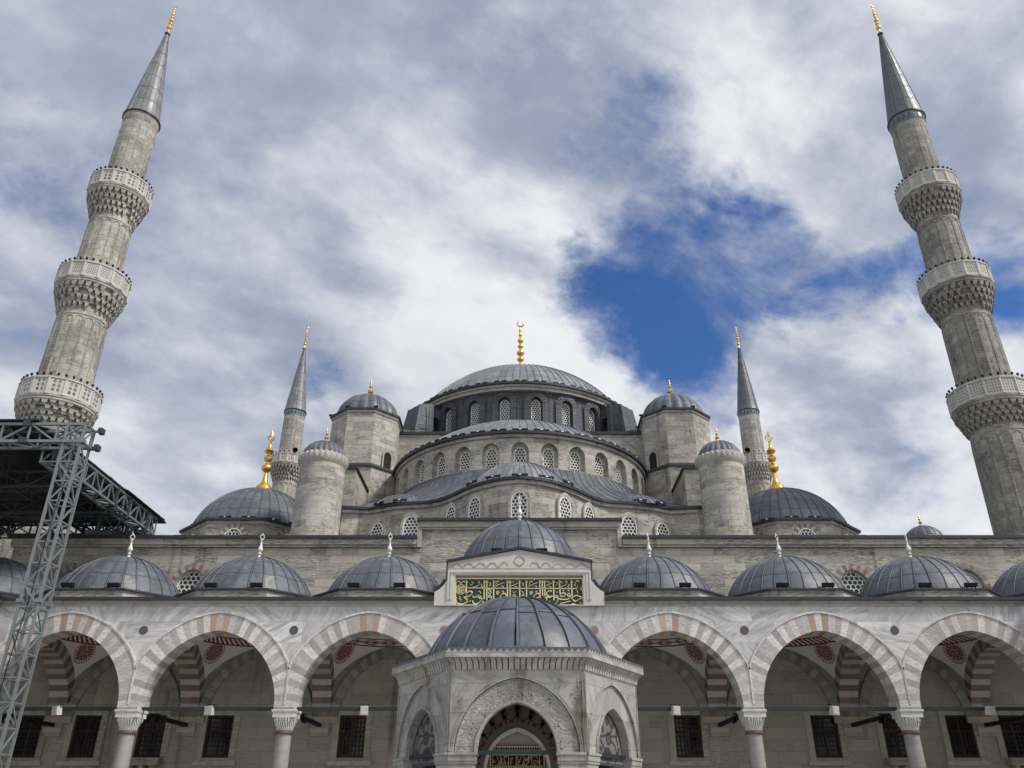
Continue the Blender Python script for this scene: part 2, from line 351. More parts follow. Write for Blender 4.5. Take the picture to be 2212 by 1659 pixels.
def vault_mat(name, kind):
    """whitewashed sail vault with a painted red band round the dome and a painted roundel on each pendentive"""
    m, t, b = newmat(name)
    s = t.n('SeparateXYZ', {0: t.n('TexCoord').outputs['Object']})
    x, y = s.outputs[0], s.outputs[1]
    r = t.m('SQRT', t.m('ADD', t.m('MULTIPLY', x, x), t.m('MULTIPLY', y, y)))
    ang = t.m('ARCTAN2', y, x)
    band = t.m('MULTIPLY', t.m('GREATER_THAN', r, 2.28), t.m('LESS_THAN', r, 2.62))
    edge = t.m('MAXIMUM', t.m('MULTIPLY', t.m('GREATER_THAN', r, 2.60), t.m('LESS_THAN', r, 2.66)), t.m('MULTIPLY', t.m('GREATER_THAN', r, 2.24), t.m('LESS_THAN', r, 2.30)))
    rr = t.m('DIVIDE', t.m('SUBTRACT', r, 2.45), 0.17)
    if kind == 0:   # running meander
        wv = t.m('SINE', t.m('ADD', t.m('MULTIPLY', ang, 34.0), t.m('MULTIPLY', rr, 2.2)))
        pat = t.m('GREATER_THAN', t.m('ABSOLUTE', wv), 0.62)
    else:           # cartouches
        a2 = t.m('SUBTRACT', t.m('FRACT', t.m('MULTIPLY', ang, 2.8)), 0.5)
        q = t.m('ADD', t.m('POWER', t.m('MULTIPLY', t.m('ABSOLUTE', a2), 2.6), 2.0), t.m('MULTIPLY', rr, rr))
        q2 = t.m('SINE', t.m('MULTIPLY', q, 11.0))
        pat = t.m('LESS_THAN', q2, 0.35)
        pat = t.m('MULTIPLY', pat, t.m('LESS_THAN', q, 1.05))
        pat = t.m('MAXIMUM', pat, t.m('LESS_THAN', t.m('ABSOLUTE', rr), 0.18))
        pat = t.m('SUBTRACT', 1.0, t.m('SUBTRACT', 1.0, pat))
    red = t.m('MAXIMUM', t.m('MULTIPLY', band, pat), edge)
    mx = t.m('SUBTRACT', t.m('ABSOLUTE', x), 2.12)
    my = t.m('SUBTRACT', t.m('ABSOLUTE', y), 2.10)
    d = t.m('SQRT', t.m('ADD', t.m('MULTIPLY', mx, mx), t.m('MULTIPLY', my, my)))
    a3 = t.m('ARCTAN2', my, mx)
    petal = t.m('GREATER_THAN', t.m('SINE', t.m('MULTIPLY', a3, 26.0)), -0.2)
    vor = t.n('TexVoronoi', {'Vector': t.comb(mx, my), 'Scale': 11.0}, feature='DISTANCE_TO_EDGE').outputs[0]
    inner = t.m('MULTIPLY', t.m('LESS_THAN', d, 0.36), t.m('GREATER_THAN', vor, 0.035))
    rim = t.m('MULTIPLY', t.m('LESS_THAN', d, 0.45), t.m('MULTIPLY', t.m('GREATER_THAN', d, 0.38), petal))
    low = t.m('GREATER_THAN', r, 2.66)
    med = t.m('MULTIPLY', t.m('MAXIMUM', inner, rim), low)
    red = t.m('MAXIMUM', red, med)
    n = t.noise(t.n('NewGeometry').outputs['Position'], 2.5, 5)
    plaster = t.mix(n, (0.62, 0.595, 0.555), (0.72, 0.695, 0.655))
    t.put(b.inputs['Base Color'], t.mix(red, plaster, (0.17, 0.035, 0.028)))
    b.inputs['Roughness'].default_value = 0.8
vault_mat('vault_meander', 0)
vault_mat('vault_cartouche', 1)

def paving():
    m, t, b = newmat('paving')
    pos = t.n('NewGeometry').outputs['Position']
    br = t.n('TexBrick', {'Vector': pos, 'Color1': (0.27, 0.265, 0.255), 'Color2': (0.36, 0.355, 0.34), 'Mortar': (0.2, 0.2, 0.2), 'Scale': 1.0, 'Mortar Size': 0.01, 'Brick Width': 1.4, 'Row Height': 0.9})
    n = t.noise(pos, 0.8, 8, 0.65)
    t.put(b.inputs['Base Color'], t.mix(t.ramp(n, 0.4, 0.75, 0, 0.5), br.outputs[0], (0.25, 0.24, 0.23)))
    b.inputs['Roughness'].default_value = 0.6
paving()

# ------------------------------------------------------------------ mesh builder
class MB:
    def __init__(s):
        s.v = []; s.f = []; s.mi = []; s.uv = []; s.sm = []; s.rn = []; s.mats = []
    def mid(s, m):
        if m not in s.mats:
            s.mats.append(m)
        return s.mats.index(m)
    def face(s, pts, m, uv=None, sm=False, r=None):
        k = len(s.v)
        pts = [Vector(p) for p in pts]
        s.v += pts
        s.f.append(tuple(range(k, k + len(pts))))
        s.mi.append(s.mid(m)); s.sm.append(sm)
        s.rn.append(random.random() if r is None else r)
        if uv is None:
            n = Vector((0, 0, 0))
            for i in range(1, len(pts) - 1):
                n += (pts[i] - pts[0]).cross(pts[i + 1] - pts[0])
            n = n.normalized() if n.length > 1e-12 else Vector((0, 0, 1))
            if abs(n.z) > 0.85:
                uv = [(p.x, p.y) for p in pts]
            else:
                t = Vector((-n.y, n.x, 0)).normalized()
                uv = [(p.dot(t), p.z) for p in pts]
        s.uv.append(uv)
    def grid(s, P, UV, m, sm=True, flip=False):
        base = len(s.v)
        ni, nj = len(P), len(P[0])
        for row in P:
            s.v += [Vector(p) for p in row]
        k = s.mid(m)
        for i in range(ni - 1):
            for j in range(nj - 1):
                q = [(i, j), (i, j + 1), (i + 1, j + 1), (i + 1, j)]
                if flip:
                    q.reverse()
                s.f.append(tuple(base + a * nj + b for a, b in q))
                s.uv.append([UV[a][b] for a, b in q])
                s.mi.append(k); s.sm.append(sm); s.rn.append(random.random())
    def hexa(s, b, t, m, r=None):
        """prism between two equal rings of points (closed)"""
        n = len(b)
        r = random.random() if r is None else r
        s.face(list(reversed(b)), m, r=r); s.face(t, m, r=r)
        for i in range(n):
            j = (i + 1) % n
            s.face([b[i], b[j], t[j], t[i]], m, r=r)
    def box(s, x0, x1, y0, y1, z0, z1, m, r=None):
        b = [(x0, y0, z0), (x1, y0, z0), (x1, y1, z0), (x0, y1, z0)]
        s.hexa(b, [(p[0], p[1], z1) for p in b], m, r)
    def beam(s, p, q, t, m, t2=None):
        p, q = Vector(p), Vector(q)
        d = (q - p).normalized()
        up = Vector((0, 0, 1)) if abs(d.z) < 0.93 else Vector((0, 1, 0))
        a = d.cross(up).normalized(); c = a.cross(d).normalized()
        a *= t / 2; c *= (t2 or t) / 2
        r1 = [p - a - c, p + a - c, p + a + c, p - a + c]
        s.hexa(r1, [v + (q - p) for v in r1], m)
    def tube(s, pts, rads, m, n=8):
        pts = [Vector(p) for p in pts]
        if not isinstance(rads, (list, tuple)):
            rads = [rads] * len(pts)
        P = []; UV = []
        for i, p in enumerate(pts):
            d = (pts[min(i + 1, len(pts) - 1)] - pts[max(i - 1, 0)]).normalized()
            up = Vector((0, 0, 1)) if abs(d.z) < 0.95 else Vector((0, 1, 0))
            a = d.cross(up).normalized(); c = a.cross(d)
            P.append([p + (a * math.cos(2 * PI * k / n) + c * math.sin(2 * PI * k / n)) * rads[i] for k in range(n + 1)])
            UV.append([(k / n, i) for k in range(n + 1)])
        s.grid(P, UV, m)
    def rev(s, prof, m, n=24, c=(0, 0), a0=0.0, a1=2 * PI, sm=True, ru=None, z0=0.0):
        P = []; UV = []
        R = ru or max(p[0] for p in prof) or 1
        L = 0; last = None
        for r_, z in prof:
            if last:
                L += math.hypot(r_ - last[0], z - last[1])
            last = (r_, z)
            P.append([(c[0] + r_ * math.cos(a0 + (a1 - a0) * k / n), c[1] + r_ * math.sin(a0 + (a1 - a0) * k / n), z + z0) for k in range(n + 1)])
            UV.append([((a0 + (a1 - a0) * k / n) * R, z) for k in range(n + 1)])
        s.grid(P, UV, m, sm)
    def build(s, name, parent=None, loc=(0, 0, 0), sharp=38, merge=True):
        me = bpy.data.meshes.new(name)
        me.from_pydata([tuple(v) for v in s.v], [], s.f)
        for m in s.mats:
            me.materials.append(MATS[m])
        me.polygons.foreach_set('material_index', s.mi)
        me.polygons.foreach_set('use_smooth', s.sm)
        ul = me.uv_layers.new(name='UVMap')
        flat = [c for f in s.uv for p in f for c in p]
        ul.data.foreach_set('uv', flat)
        at = me.attributes.new('rnd', 'FLOAT', 'FACE')
        at.data.foreach_set('value', s.rn)
        if any(s.sm):
            me.set_sharp_from_angle(angle=rad(sharp))
        me.update()
        o = bpy.data.objects.new(name, me)
        COL.objects.link(o)
        if parent:
            o.parent = parent
        o.location = loc
        return o

def thing(name, label, cat, loc=(0, 0, 0), rz=0, group=None):
    o = bpy.data.objects.new(name, None)
    COL.objects.link(o)
    o.location = loc; o.rotation_euler = (0, 0, rz)
    o.empty_display_size = 0.5
    return tag(o, label, cat, group)
def tag(o, label, cat, group=None):
    o['label'] = label; o['category'] = cat
    if group:
        o['group'] = group
    return o
def dup(o, parent=None, loc=None, rz=None):
    c = o.copy()
    COL.objects.link(c)
    c.parent = parent
    if loc is not None:
        c.location = loc
    if rz is not None:
        c.rotation_euler = (0, 0, rz)
    for ch in list(o.children):
        dup(ch, c)
    return c
ORD = ['first', 'second', 'third', 'fourth', 'fifth', 'sixth', 'seventh', 'eighth', 'ninth', 'tenth', 'eleventh', 'twelfth', 'thirteenth',
       'fourteenth', 'fifteenth', 'sixteenth', 'seventeenth', 'eighteenth', 'nineteenth', 'twentieth']

# ------------------------------------------------------------------ shape helpers
def cap_prof(r, h, n, z0=0.0):
    R = (r * r + h * h) / (2 * h)
    zc = z0 + h - R
    a0 = math.acos(min(1, r / R)) * (1 if zc <= z0 else -1)
    return [(R * math.cos(a0 + (PI / 2 - a0) * i / n), zc + R * math.sin(a0 + (PI / 2 - a0) * i / n)) for i in range(n + 1)]

def dome(M, c, z0, r, h, nrib, m, rw=0.05, rh=0.05, a0=0.0, a1=2 * PI, nz=14, bulge=0.0, wob=0.0, prof=None):
    """lead dome with raised rolls along its meridians"""
    prof = prof or cap_prof(r, h, nz)
    full = abs(a1 - a0 - 2 * PI) < 1e-6
    wa = rw / r
    da = (a1 - a0) / nrib
    angs = []
    for k in range(nrib + (0 if full else 1)):
        a = a0 + k * da
        angs += [(a - wa, 0, k - wa / da), (a - wa * .55, 1, k - wa * .5 / da), (a + wa * .55, 1, k + .02), (a + wa, 0, k + wa / da)]
        if k < nrib:
            for q in (0.28, 0.5, 0.72):
                angs.append((a + da * q, -q, k + q))
    if full:
        angs.append((angs[0][0] + 2 * PI, 0, nrib - wa / da))
    rows = []; UV = []; L = 0; last = None
    rnd = random.Random(int(r * 1000))
    wobs = [rnd.uniform(-wob, wob) for _ in range(nrib + 2)]
    for i, (pr, pz) in enumerate(prof):
        if last:
            L += math.hypot(pr - last[0], pz - last[1])
        last = (pr, pz)
        i2 = min(i + 1, len(prof) - 1); i1 = max(i - 1, 0)
        tx, tz = prof[i2][0] - prof[i1][0], prof[i2][1] - prof[i1][1]
        tl = math.hypot(tx, tz) or 1
        nx, nz_ = tz / tl, -tx / tl
        row = []; u = []
        for a, kind, uu in angs:
            off = 0.0
            if kind == 1:
                off = rh
            elif kind < 0:
                off = bulge * math.sin(PI * -kind) * (pr / r)
            rr = max(pr + nx * off, 0.004)
            aa = a + wobs[int(abs(uu) + .5) % len(wobs)] * math.sin(i * 0.7 + uu)
            row.append((c[0] + rr * math.cos(aa), c[1] + rr * math.sin(aa), z0 + pz + nz_ * off))
            u.append((uu + 0.001, L))
        rows.append(row); UV.append(u)
    M.grid(rows, UV, m, sm=True)

def arch_geo(hs, rise):
    c = max(0.0, (rise * rise - hs * hs) / (2 * hs))
    return c, hs + c
def arch_curve(hs, rise, off=0.0, n=12):
    """two-centred arch, springing at v=0; from the left springing over the crown to the right"""
    c, R = arch_geo(hs, rise)
    R += off
    a1 = math.acos(max(-1, -c / R))      # angle at which x=0 for the left half (centre +c)
    L = [(c + R * math.cos(PI + (a1 - PI) * i / n), R * math.sin(PI + (a1 - PI) * i / n)) for i in range(n + 1)]
    return L + [(-x, y) for x, y in reversed(L[:-1])]
def opening(uc, w, v0, vs, rise, n=8):
    """outline of an arched opening, counter-clockwise from bottom left up and over to bottom right"""
    pts = arch_curve(w / 2, rise, 0, n)
    return [(uc - w / 2, v0)] + [(uc + x, vs + y) for x, y in pts] + [(uc + w / 2, v0)]
def panel(M, fmap, outer, holes, m, uo=0.0):
    """flat panel with holes; fmap(u,v,d) -> 3D"""
    polys = [[Vector((u, v, 0)) for u, v in outer]] + [[Vector((u, v, 0)) for u, v in h] for h in holes]
    flat = [p for q in polys for p in q]
    for tri in tessellate_polygon(polys):
        p = [flat[i] for i in tri]
        if (p[1] - p[0]).cross(p[2] - p[0]).z < 0:
            p.reverse()
        M.face([fmap(q.x, q.y, 0) for q in p], m, uv=[(q.x + uo, q.y) for q in p])
def reveal(M, fmap, outl, d0, d1, m, close=False):
    n = len(outl)
    for i in range(n if close else n - 1):
        a, b = outl[i], outl[(i + 1) % n]
        M.face([fmap(a[0], a[1], d0), fmap(a[0], a[1], d1), fmap(b[0], b[1], d1), fmap(b[0], b[1], d0)], m,
               uv=[(d0, a[1] + a[0]), (d1, a[1] + a[0]), (d1, b[1] + b[0]), (d0, b[1] + b[0])])
def sheet(M, fmap, outl, d, m):
    M.face([fmap(u, v, d) for u, v in reversed(outl)][::-1], m, uv=[(u, v) for u, v in outl])
def band(M, fmap, inn, outr, d0, d1, m):
    """raised moulding between two open outlines (front, inner and outer edge)"""
    for i in range(len(inn) - 1):
        a, b, c, d = inn[i], inn[i + 1], outr[i + 1], outr[i]
        M.face([fmap(*a, d1), fmap(*b, d1), fmap(*c, d1), fmap(*d, d1)], m, uv=[a, b, c, d])
        M.face([fmap(*d, d1), fmap(*c, d1), fmap(*c, d0), fmap(*d, d0)], m)
        M.face([fmap(*a, d0), fmap(*b, d0), fmap(*b, d1), fmap(*a, d1)], m)
def window_shape(uc, w, v0, vs, rise, n=8):
    return opening(uc, w, v0, vs, rise, n)
def window_obj(name, fmap, outl, d, parent, frame=0.06, lat='lattice', fm='stone_trim', proud=0.05):
    """lattice window: a pierced screen in an arched frame of its own"""
    M = MB()
    uc = (outl[0][0] + outl[-1][0]) / 2
    M.face([fmap(u, v, d) for u, v in reversed(outl)], lat, uv=[(u - uc, v - outl[0][1]) for u, v in reversed(outl)])
    o = M.build(name, parent)
    F = MB()
    cx = uc; cy = (max(v for _, v in outl) + outl[0][1]) / 2
    inn = []
    for u, v in outl:
        q = max(abs(u - cx), 1e-6)
        inn.append((u - frame * (1 if u > cx else -1) * min(1, q / (frame * 2)), v - (frame if v > cy else 0) * (v - cy) / max(outl, key=lambda t: t[1])[1] * 0 - (frame * max(0, (v - cy) / (max(p[1] for p in outl) - cy)))))
    band(F, fmap, inn, outl, d, d - proud, fm)
    F.build('frame', o)
    return o
def ring(M, fmap, hs, rise, off, n, mats, depth, proud=0.03, clip=None, soffit=True, inset=0.0):
    """ring of voussoirs; mats(k) gives the material of voussoir k; n is odd (keystone at the crown)"""
    c, R = arch_geo(hs, rise)
    a_in = math.acos(max(-1, -c / R)); a_out = math.acos(max(-1, -c / (R + off)))
    joints = []
    half = n / 2.0
    for k in range(n + 1):
        t = k / n
        if t <= 0.5:
            q = t / 0.5
            ai = PI + (a_in - PI) * q; ao = PI + (a_out - PI) * q
            pi = (c + R * math.cos(ai), R * math.sin(ai)); po = (c + (R + off) * math.cos(ao), (R + off) * math.sin(ao))
        else:
            q = (1 - t) / 0.5
            ai = PI + (a_in - PI) * q; ao = PI + (a_out - PI) * q
            pi = (-(c + R * math.cos(ai)), R * math.sin(ai)); po = (-(c + (R + off) * math.cos(ao)), (R + off) * math.sin(ao))
        if clip and abs(po[0]) > clip:
            s = (clip - abs(pi[0])) / (abs(po[0]) - abs(pi[0]))
            po = (pi[0] + (po[0] - pi[0]) * s, pi[1] + (po[1] - pi[1]) * s)
        joints.append((pi, po))
    for k in range(n):
        (a, d), (b, e) = joints[k], joints[k + 1]
        r = random.random(); m = mats(k)
        f0 = -proud
        if k == n // 2:      # crown stone: keep the point of the arch
            pin = (0, R * math.sin(a_in)); pou = (0, (R + off) * math.sin(a_out))
            segs = [(a, pin, pou, d), (pin, b, e, pou)]
        else:
            segs = [(a, b, e, d)]
        for (p, q, s_, t_) in segs:
            M.face([fmap(*p, f0), fmap(*q, f0), fmap(*s_, f0), fmap(*t_, f0)][::-1], m, r=r)
            if soffit:
                M.face([fmap(*p, f0), fmap(*p, depth), fmap(*q, depth), fmap(*q, f0)][::-1], m, r=r)
            M.face([fmap(*t_, f0), fmap(*s_, f0), fmap(*s_, proud), fmap(*t_, proud)][::-1], m, r=r)
    return joints

def finial(kind, H):
    """alem: turned bulbs on a flared foot, ending in a crescent / openwork drop / lozenge"""
    M = MB()
    if kind == 'crescent':
        m = 'gold'
        pr = [(0.070, 0), (0.055, .03), (0.030, .07), (0.020, .11), (.018, .14)]
        def bulb(z, r, h):
            return [(0.016, z - h), (r * .55, z - h * .72), (r * .92, z - h * .3), (r, z), (r * .92, z + h * .3), (r * .55, z + h * .72), (0.014, z + h)]
        for z, r, h in ((.21, .062, .062), (.335, .050, .040), (.44, .056, .050), (.55, .040, .036), (.645, .043, .044), (.74, .030, .030), (.815, .024, .03)):
            pr += bulb(z, r, h)
        pr += [(.009, .86), (.006, .88), (0.001, .885)]
        M.rev([(r * H, z * H) for r, z in pr], m, 16)
        pts = []; rr = []
        for i in range(17):
            a = rad(90 + 28 + (360 - 56) * i / 16)
            pts.append((.046 * H * math.cos(a), 0, (.935 + .046 * math.sin(a)) * H)); rr.append((.004 + .009 * math.sin(PI * i / 16)) * H)
        M.tube(pts, rr, m, 6)
    elif kind == 'drop':
        m = 'gold'
        pr = [(.18, -.09), (.15, -.045), (.128, -.01), (.118, .02), (.075, .06), (.050, .10), (.036, .16), (.030, .22), (.024, .26), (.045, .275), (.070, .30), (.085, .335), (.078, .37), (.045, .40), (.024, .42), (.022, .45),
              (.048, .46), (.066, .49), (.066, .52), (.040, .55), (.020, .565), (.02, .59), (.055, .60), (.078, .635), (.050, .67), (.022, .72), (.014, .79), (.02, .80), (.012, .815), (0.004, .82)]
        M.rev([(r * H, z * H) for r, z in pr], m, 18)
        outl = [(0, .815), (.030, .83), (.055, .862), (.050, .895), (.028, .92), (.012, .95), (0, .99), (-.012, .95), (-.028, .92), (-.050, .895), (-.055, .862), (-.030, .83), (0, .815)]
        M.tube([(x * H, 0, z * H) for x, z in outl], .0095 * H, 'gold', 6)
        M.tube([(x * .5 * H, 0, (.87 + (z - .87) * .5) * H) for x, z in outl], .006 * H, 'gold', 6)
        M.tube([(0, 0, .82 * H), (0, 0, .93 * H)], .005 * H, 'gold', 5)
    elif kind == 'small':
        m = 'gold'
        pr = [(.24, -.03), (.225, .05), (.15, .12), (.06, .17), (.045, .22), (.09, .25), (.135, .31), (.135, .36), (.08, .42), (.04, .46), (.035, .52), (.07, .55), (.085, .60), (.06, .65), (.028, .69), (.026, .73),
              (.055, .76), (.055, .80), (.025, .84), (.015, .88), (.035, .91), (.03, .95), (.004, 1)]
        M.rev([(r * H, z * H) for r, z in pr], m, 14)
    else:
        m = 'alem_white'
        pr = [(.155, -.02), (.15, .01), (.11, .05), (.07, .09), (.048, .14), (.040, .19), (.075, .215), (.075, .24), (.045, .26), (.04, .29), (.070, .325), (.094, .375), (.094, .41), (.066, .47), (.042, .54),
              (.034, .60), (.026, .66), (.024, .70), (.045, .715), (.045, .735), (.022, .755), (.018, .775), (.003, .78)]
        M.rev([(r * H, z * H) for r, z in pr], m, 14)
        outl = [(0, .765), (.045, .80), (.088, .865), (.045, .915), (.022, .955), (0, .995), (-.022, .955), (-.045, .915), (-.088, .865), (-.045, .80), (0, .765)]
        M.tube([(x * H, 0, z * H) for x, z in outl], .019 * H, m, 6)
    return M
FIN = {}
def put_finial(kind, H, parent, loc, rz=0.0):
    key = (kind, round(H, 2))
    if key not in FIN:
        o = finial(kind, H).build('finial', parent, loc)
        FIN[key] = o
    else:
        o = FIN[key].copy(); COL.objects.link(o); o.parent = parent; o.location = loc
    o.rotation_euler = (0, 0, rz)
    return o

# ------------------------------------------------------------------ ground
M = MB()
M.face([(-4000, -4000, 0), (4000, -4000, 0), (4000, 4000, 0), (-4000, 4000, 0)], 'paving')
g = M.build('ground'); g['kind'] = 'structure'

# ------------------------------------------------------------------ the mosque (prayer hall)
mosque = thing('mosque', 'vast grey stone mosque with cascading lead domes rising behind the courtyard arcade', 'mosque', (0, 41, 0))
MO = Vector((0, 41, 0))
def part(M, name, parent=None, sharp=38):
    """link a mesh written in world coordinates under the mosque (or a part of it)"""
    par = parent or mosque
    o = M.build(name, par, sharp=sharp)
    if par is mosque:
        o.location = -MO
    return o
def flat(y, d=1):
    """facade looking towards -Y at depth y: u=x, v=z, depth runs inwards"""
    return lambda u, v, dd: (u, y + dd * d, v)
def cyl(c, R):
    """drum facing outwards, u = arc length measured from the -Y direction"""
    return lambda u, v, dd: (c[0] + (R - dd) * math.sin(u / R), c[1] - (R - dd) * math.cos(u / R), v)

# front wall with its raised middle, two half-hidden lattice windows under red and white voussoirs
M = MB()
fm = flat(41.0)
TOP, RAI = 14.02, 14.95
wins = [(-16.55, 1.45), (16.85, 1.45), (-22.6, 1.45), (22.6, 1.45)]
holes = [opening(x, 1.5, 9.9, 11.55, .9) for x, _ in wins]
panel(M, fm, [(-26, 0), (26, 0), (26, TOP), (5.05, TOP), (5.05, RAI), (-5.05, RAI), (-5.05, TOP), (-26, TOP)], holes, 'ashlar_wall')
for h in holes:
    reveal(M, fm, h, 0, 0.25, 'stone_trim')
M.face([(-26, 41, 0), (-26, 41, TOP), (-26, 107, TOP), (-26, 107, 0)], 'ashlar_wall')
M.face([(26, 41, 0), (26, 107, 0), (26, 107, TOP), (26, 41, TOP)], 'ashlar_wall')
M.face([(-26, 107, 0), (-26, 107, TOP), (26, 107, TOP), (26, 107, 0)], 'ashlar_wall')
M.box(-5.05, 5.05, 41.003, 42.2, TOP - .5, RAI, 'ashlar_wall')
fw = part(M, 'front_wall')
for h in holes:
    window_obj('window', fm, h, 0.2, fw, .05, 'lattice_big', 'lamp_white')
    M = MB()
    uc = (h[0][0] + h[-1][0]) / 2
    fx = lambda u, v, d, uc=uc: fm(u + uc, v + 11.55, d)
    ring(M, fx, .80, .95, .30, 17, lambda k: 'brick_red' if k % 2 == 0 else 'stone_trim', .05, .035, soffit=False)
    M.build('voussoirs', fw)
# mouldings and lead copings of the front wall
M = MB()
for x0, x1, z in ((-26.1, -5.3, TOP), (5.3, 26.1, TOP), (-5.2, 5.2, RAI)):
    M.box(x0, x1, 40.86, 41.0, z - .42, z - .30, 'stone_trim')
    M.box(x0, x1, 40.78, 41.0, z - .30, z, 'stone_trim')
for sx_ in (-1, 1):
    M.box(min(5.05 * sx_, 5.27 * sx_), max(5.05 * sx_, 5.27 * sx_), 40.84, 41.2, TOP - .42, RAI, 'stone_trim')
part(M, 'moulding')
M = MB()
for x0, x1, z in ((-26.2, -5.28, TOP), (5.28, 26.2, TOP), (-5.32, 5.32, RAI)):
    M.box(x0, x1, 40.66, 41.4, z, z + .15, 'lead_trim')
part(M, 'coping')
M = MB()
M.box(-25.9, 25.9, 41.3, 106.9, 13.6, TOP - .05, 'lead_dark')
part(M, 'flat_roof')

# scalloped apse wall (three exedrae) below the lead roof
ex = [(0, 44.86), (.85, 45.06), (1.6, 45.36), (2.3, 45.82), (2.95, 46.38), (3.55, 47.0), (4.1, 47.75), (4.65, 48.38), (5.2, 48.85), (5.8, 49.18), (6.5, 49.30), (7.3, 49.40), (8.0, 49.60), (8.7, 49.88), (9.3, 50.2), (9.8, 50.48), (10.4, 50.35), (11.0, 50.25), (11.5, 50.22)]
plan = [(-x, y) for x, y in reversed(ex[1:])] + ex
def offs(poly, d):
    """offset an open polyline inwards (towards +Y) by d"""
    out = []
    for i in range(len(poly)):
        a = poly[max(i - 1, 0)]; b = poly[min(i + 1, len(poly) - 1)]
        tx, ty = b[0] - a[0], b[1] - a[1]
        l = math.hypot(tx, ty)
        out.append((poly[i][0] - ty / l * d, poly[i][1] + tx / l * d))
    return out
def wall_strip(M, poly, z0, z1, m, sm=True):
    L = 0; rows = [[], []]; UV = [[], []]
    for i, p in enumerate(poly):
        if i:
            L += math.hypot(p[0] - poly[i - 1][0], p[1] - poly[i - 1][1])
        for k, z in enumerate((z0, z1)):
            rows[k].append((p[0], p[1], z)); UV[k].append((L, z))
    M.grid(rows, UV, m, sm)
    return L
def cornice(M, poly, z, d_out, m, h):
    """flat moulding following a polyline: projects d_out in front of poly (poly given at its outer edge)"""
    inn = offs(poly, d_out)
    wall_strip(M, poly, z, z + h, m, False)
    for i in range(len(poly) - 1):
        a, b, c, d = poly[i], poly[i + 1], inn[i + 1], inn[i]
        M.face([(*a, z), (*d, z), (*c, z), (*b, z)], m)
        M.face([(*a, z + h), (*b, z + h), (*c, z + h), (*d, z + h)], m)
EZ = 18.9
wp = offs(plan, .32)
M = MB()
wall_strip(M, wp, 13.9, EZ, 'ashlar')
apse = part(M, 'apse_wall')
M = MB()
cornice(M, offs(plan, .16), EZ - .22, .4, 'stone_trim', .22)
part(M, 'moulding')
M = MB()
cornice(M, plan, EZ, .6, 'lead_trim', .17)
part(M, 'coping')
def at_plan(x):
    for i in range(len(wp) - 1):
        a, b = wp[i], wp[i + 1]
        if a[0] <= x <= b[0]:
            t = (x - a[0]) / (b[0] - a[0])
            tx, ty = b[0] - a[0], b[1] - a[1]
            l = math.hypot(tx, ty)
            return Vector((x, a[1] + ty * t, 0)), Vector((tx / l, ty / l, 0))
for x, ztop, w_ in ((0, 18.2, 1.02), (-2.62, 18.35, .98), (2.62, 18.35, .98), (-4.18, 18.4, .98), (4.18, 18.4, .98), (-6.85, 18.2, 1.02), (6.85, 18.2, 1.02), (-9.05, 18.0, .98), (9.05, 18.0, .98)):
    p, t = at_plan(x)
    nrm = Vector((t.y, -t.x, 0))
    fx = lambda u, v, d, p=p, t=t, nrm=nrm: tuple(p + t * u - nrm * d + Vector((0, 0, v)))
    o = window_obj('window', fx, opening(0, w_, ztop - 2.05, ztop - .58, .58), -.09, apse, .07, 'lattice', 'lamp_white', .05)
    M = MB()
    oa = opening(0, w_ + .02, ztop - 2.05, ztop - .58, .59); ob = opening(0, w_ + .30, ztop - 2.05, ztop - .58, .80)
    band(M, fx, oa, ob, 0.1, -.17, 'stone_trim')
    M.build('surround', o)

# lead roof sloping from the semi-dome drum to the scalloped coping, with its rolls
SC_ = (0, 62.0)
RD = 10.02
outer = plan + [(11.5, 52.5), (11.5, 55), (11.5, 58), (11.5, 61)]
outer = [(-11.5, 61), (-11.5, 58), (-11.5, 55), (-11.5, 52.5)] + outer
def resample(poly, n):
    ls = [0]
    for i in range(1, len(poly)):
        ls.append(ls[-1] + math.hypot(poly[i][0] - poly[i - 1][0], poly[i][1] - poly[i - 1][1]))
    out = []
    for k in range(n + 1):
        s_ = ls[-1] * k / n
        i = max(0, min(len(ls) - 2, next((j for j in range(len(ls) - 1) if ls[j + 1] >= s_), len(ls) - 2)))
        t = (s_ - ls[i]) / (ls[i + 1] - ls[i])
        out.append((poly[i][0] + (poly[i + 1][0] - poly[i][0]) * t, poly[i][1] + (poly[i + 1][1] - poly[i][1]) * t))
    return out
NR = 64
op = resample(offs(outer, .1), NR)
M = MB()
rows = []; UV = []
for q in range(7):
    t = q / 6
    row = []; u = []
    for k, p in enumerate(op):
        a = rad(-84 + 168 * k / NR)
        ip = (SC_[0] + RD * math.sin(a), SC_[1] - RD * math.cos(a))
        zz = 22.42 + (EZ + .16 - 22.42) * t ** .66
        row.append((ip[0] + (p[0] - ip[0]) * t, ip[1] + (p[1] - ip[1]) * t, zz)); u.append((k, t * 6))
    rows.append(row); UV.append(u)
M.grid(rows, UV, 'lead_roof', True, flip=True)
for k in range(0, NR + 1):
    for q in range(6):
        M.beam(rows[q][k], rows[q + 1][k], .07, 'lead_roof', .07)
part(M, 'sloping_roof')
M = MB()
dome(M, (0, 48.75), EZ + .15, 3.35, 2.15, 26, 'lead_big', .035, .04, a0=PI, a1=2 * PI)
part(M, 'exedra_dome')
for s_ in (-1, 1):
    M = MB()
    dome(M, (7.6 * s_, 52.0), EZ + .15, 2.5, 1.25, 20, 'lead_roof', .03, .03, a0=PI, a1=2 * PI)
    part(M, 'exedra_dome')

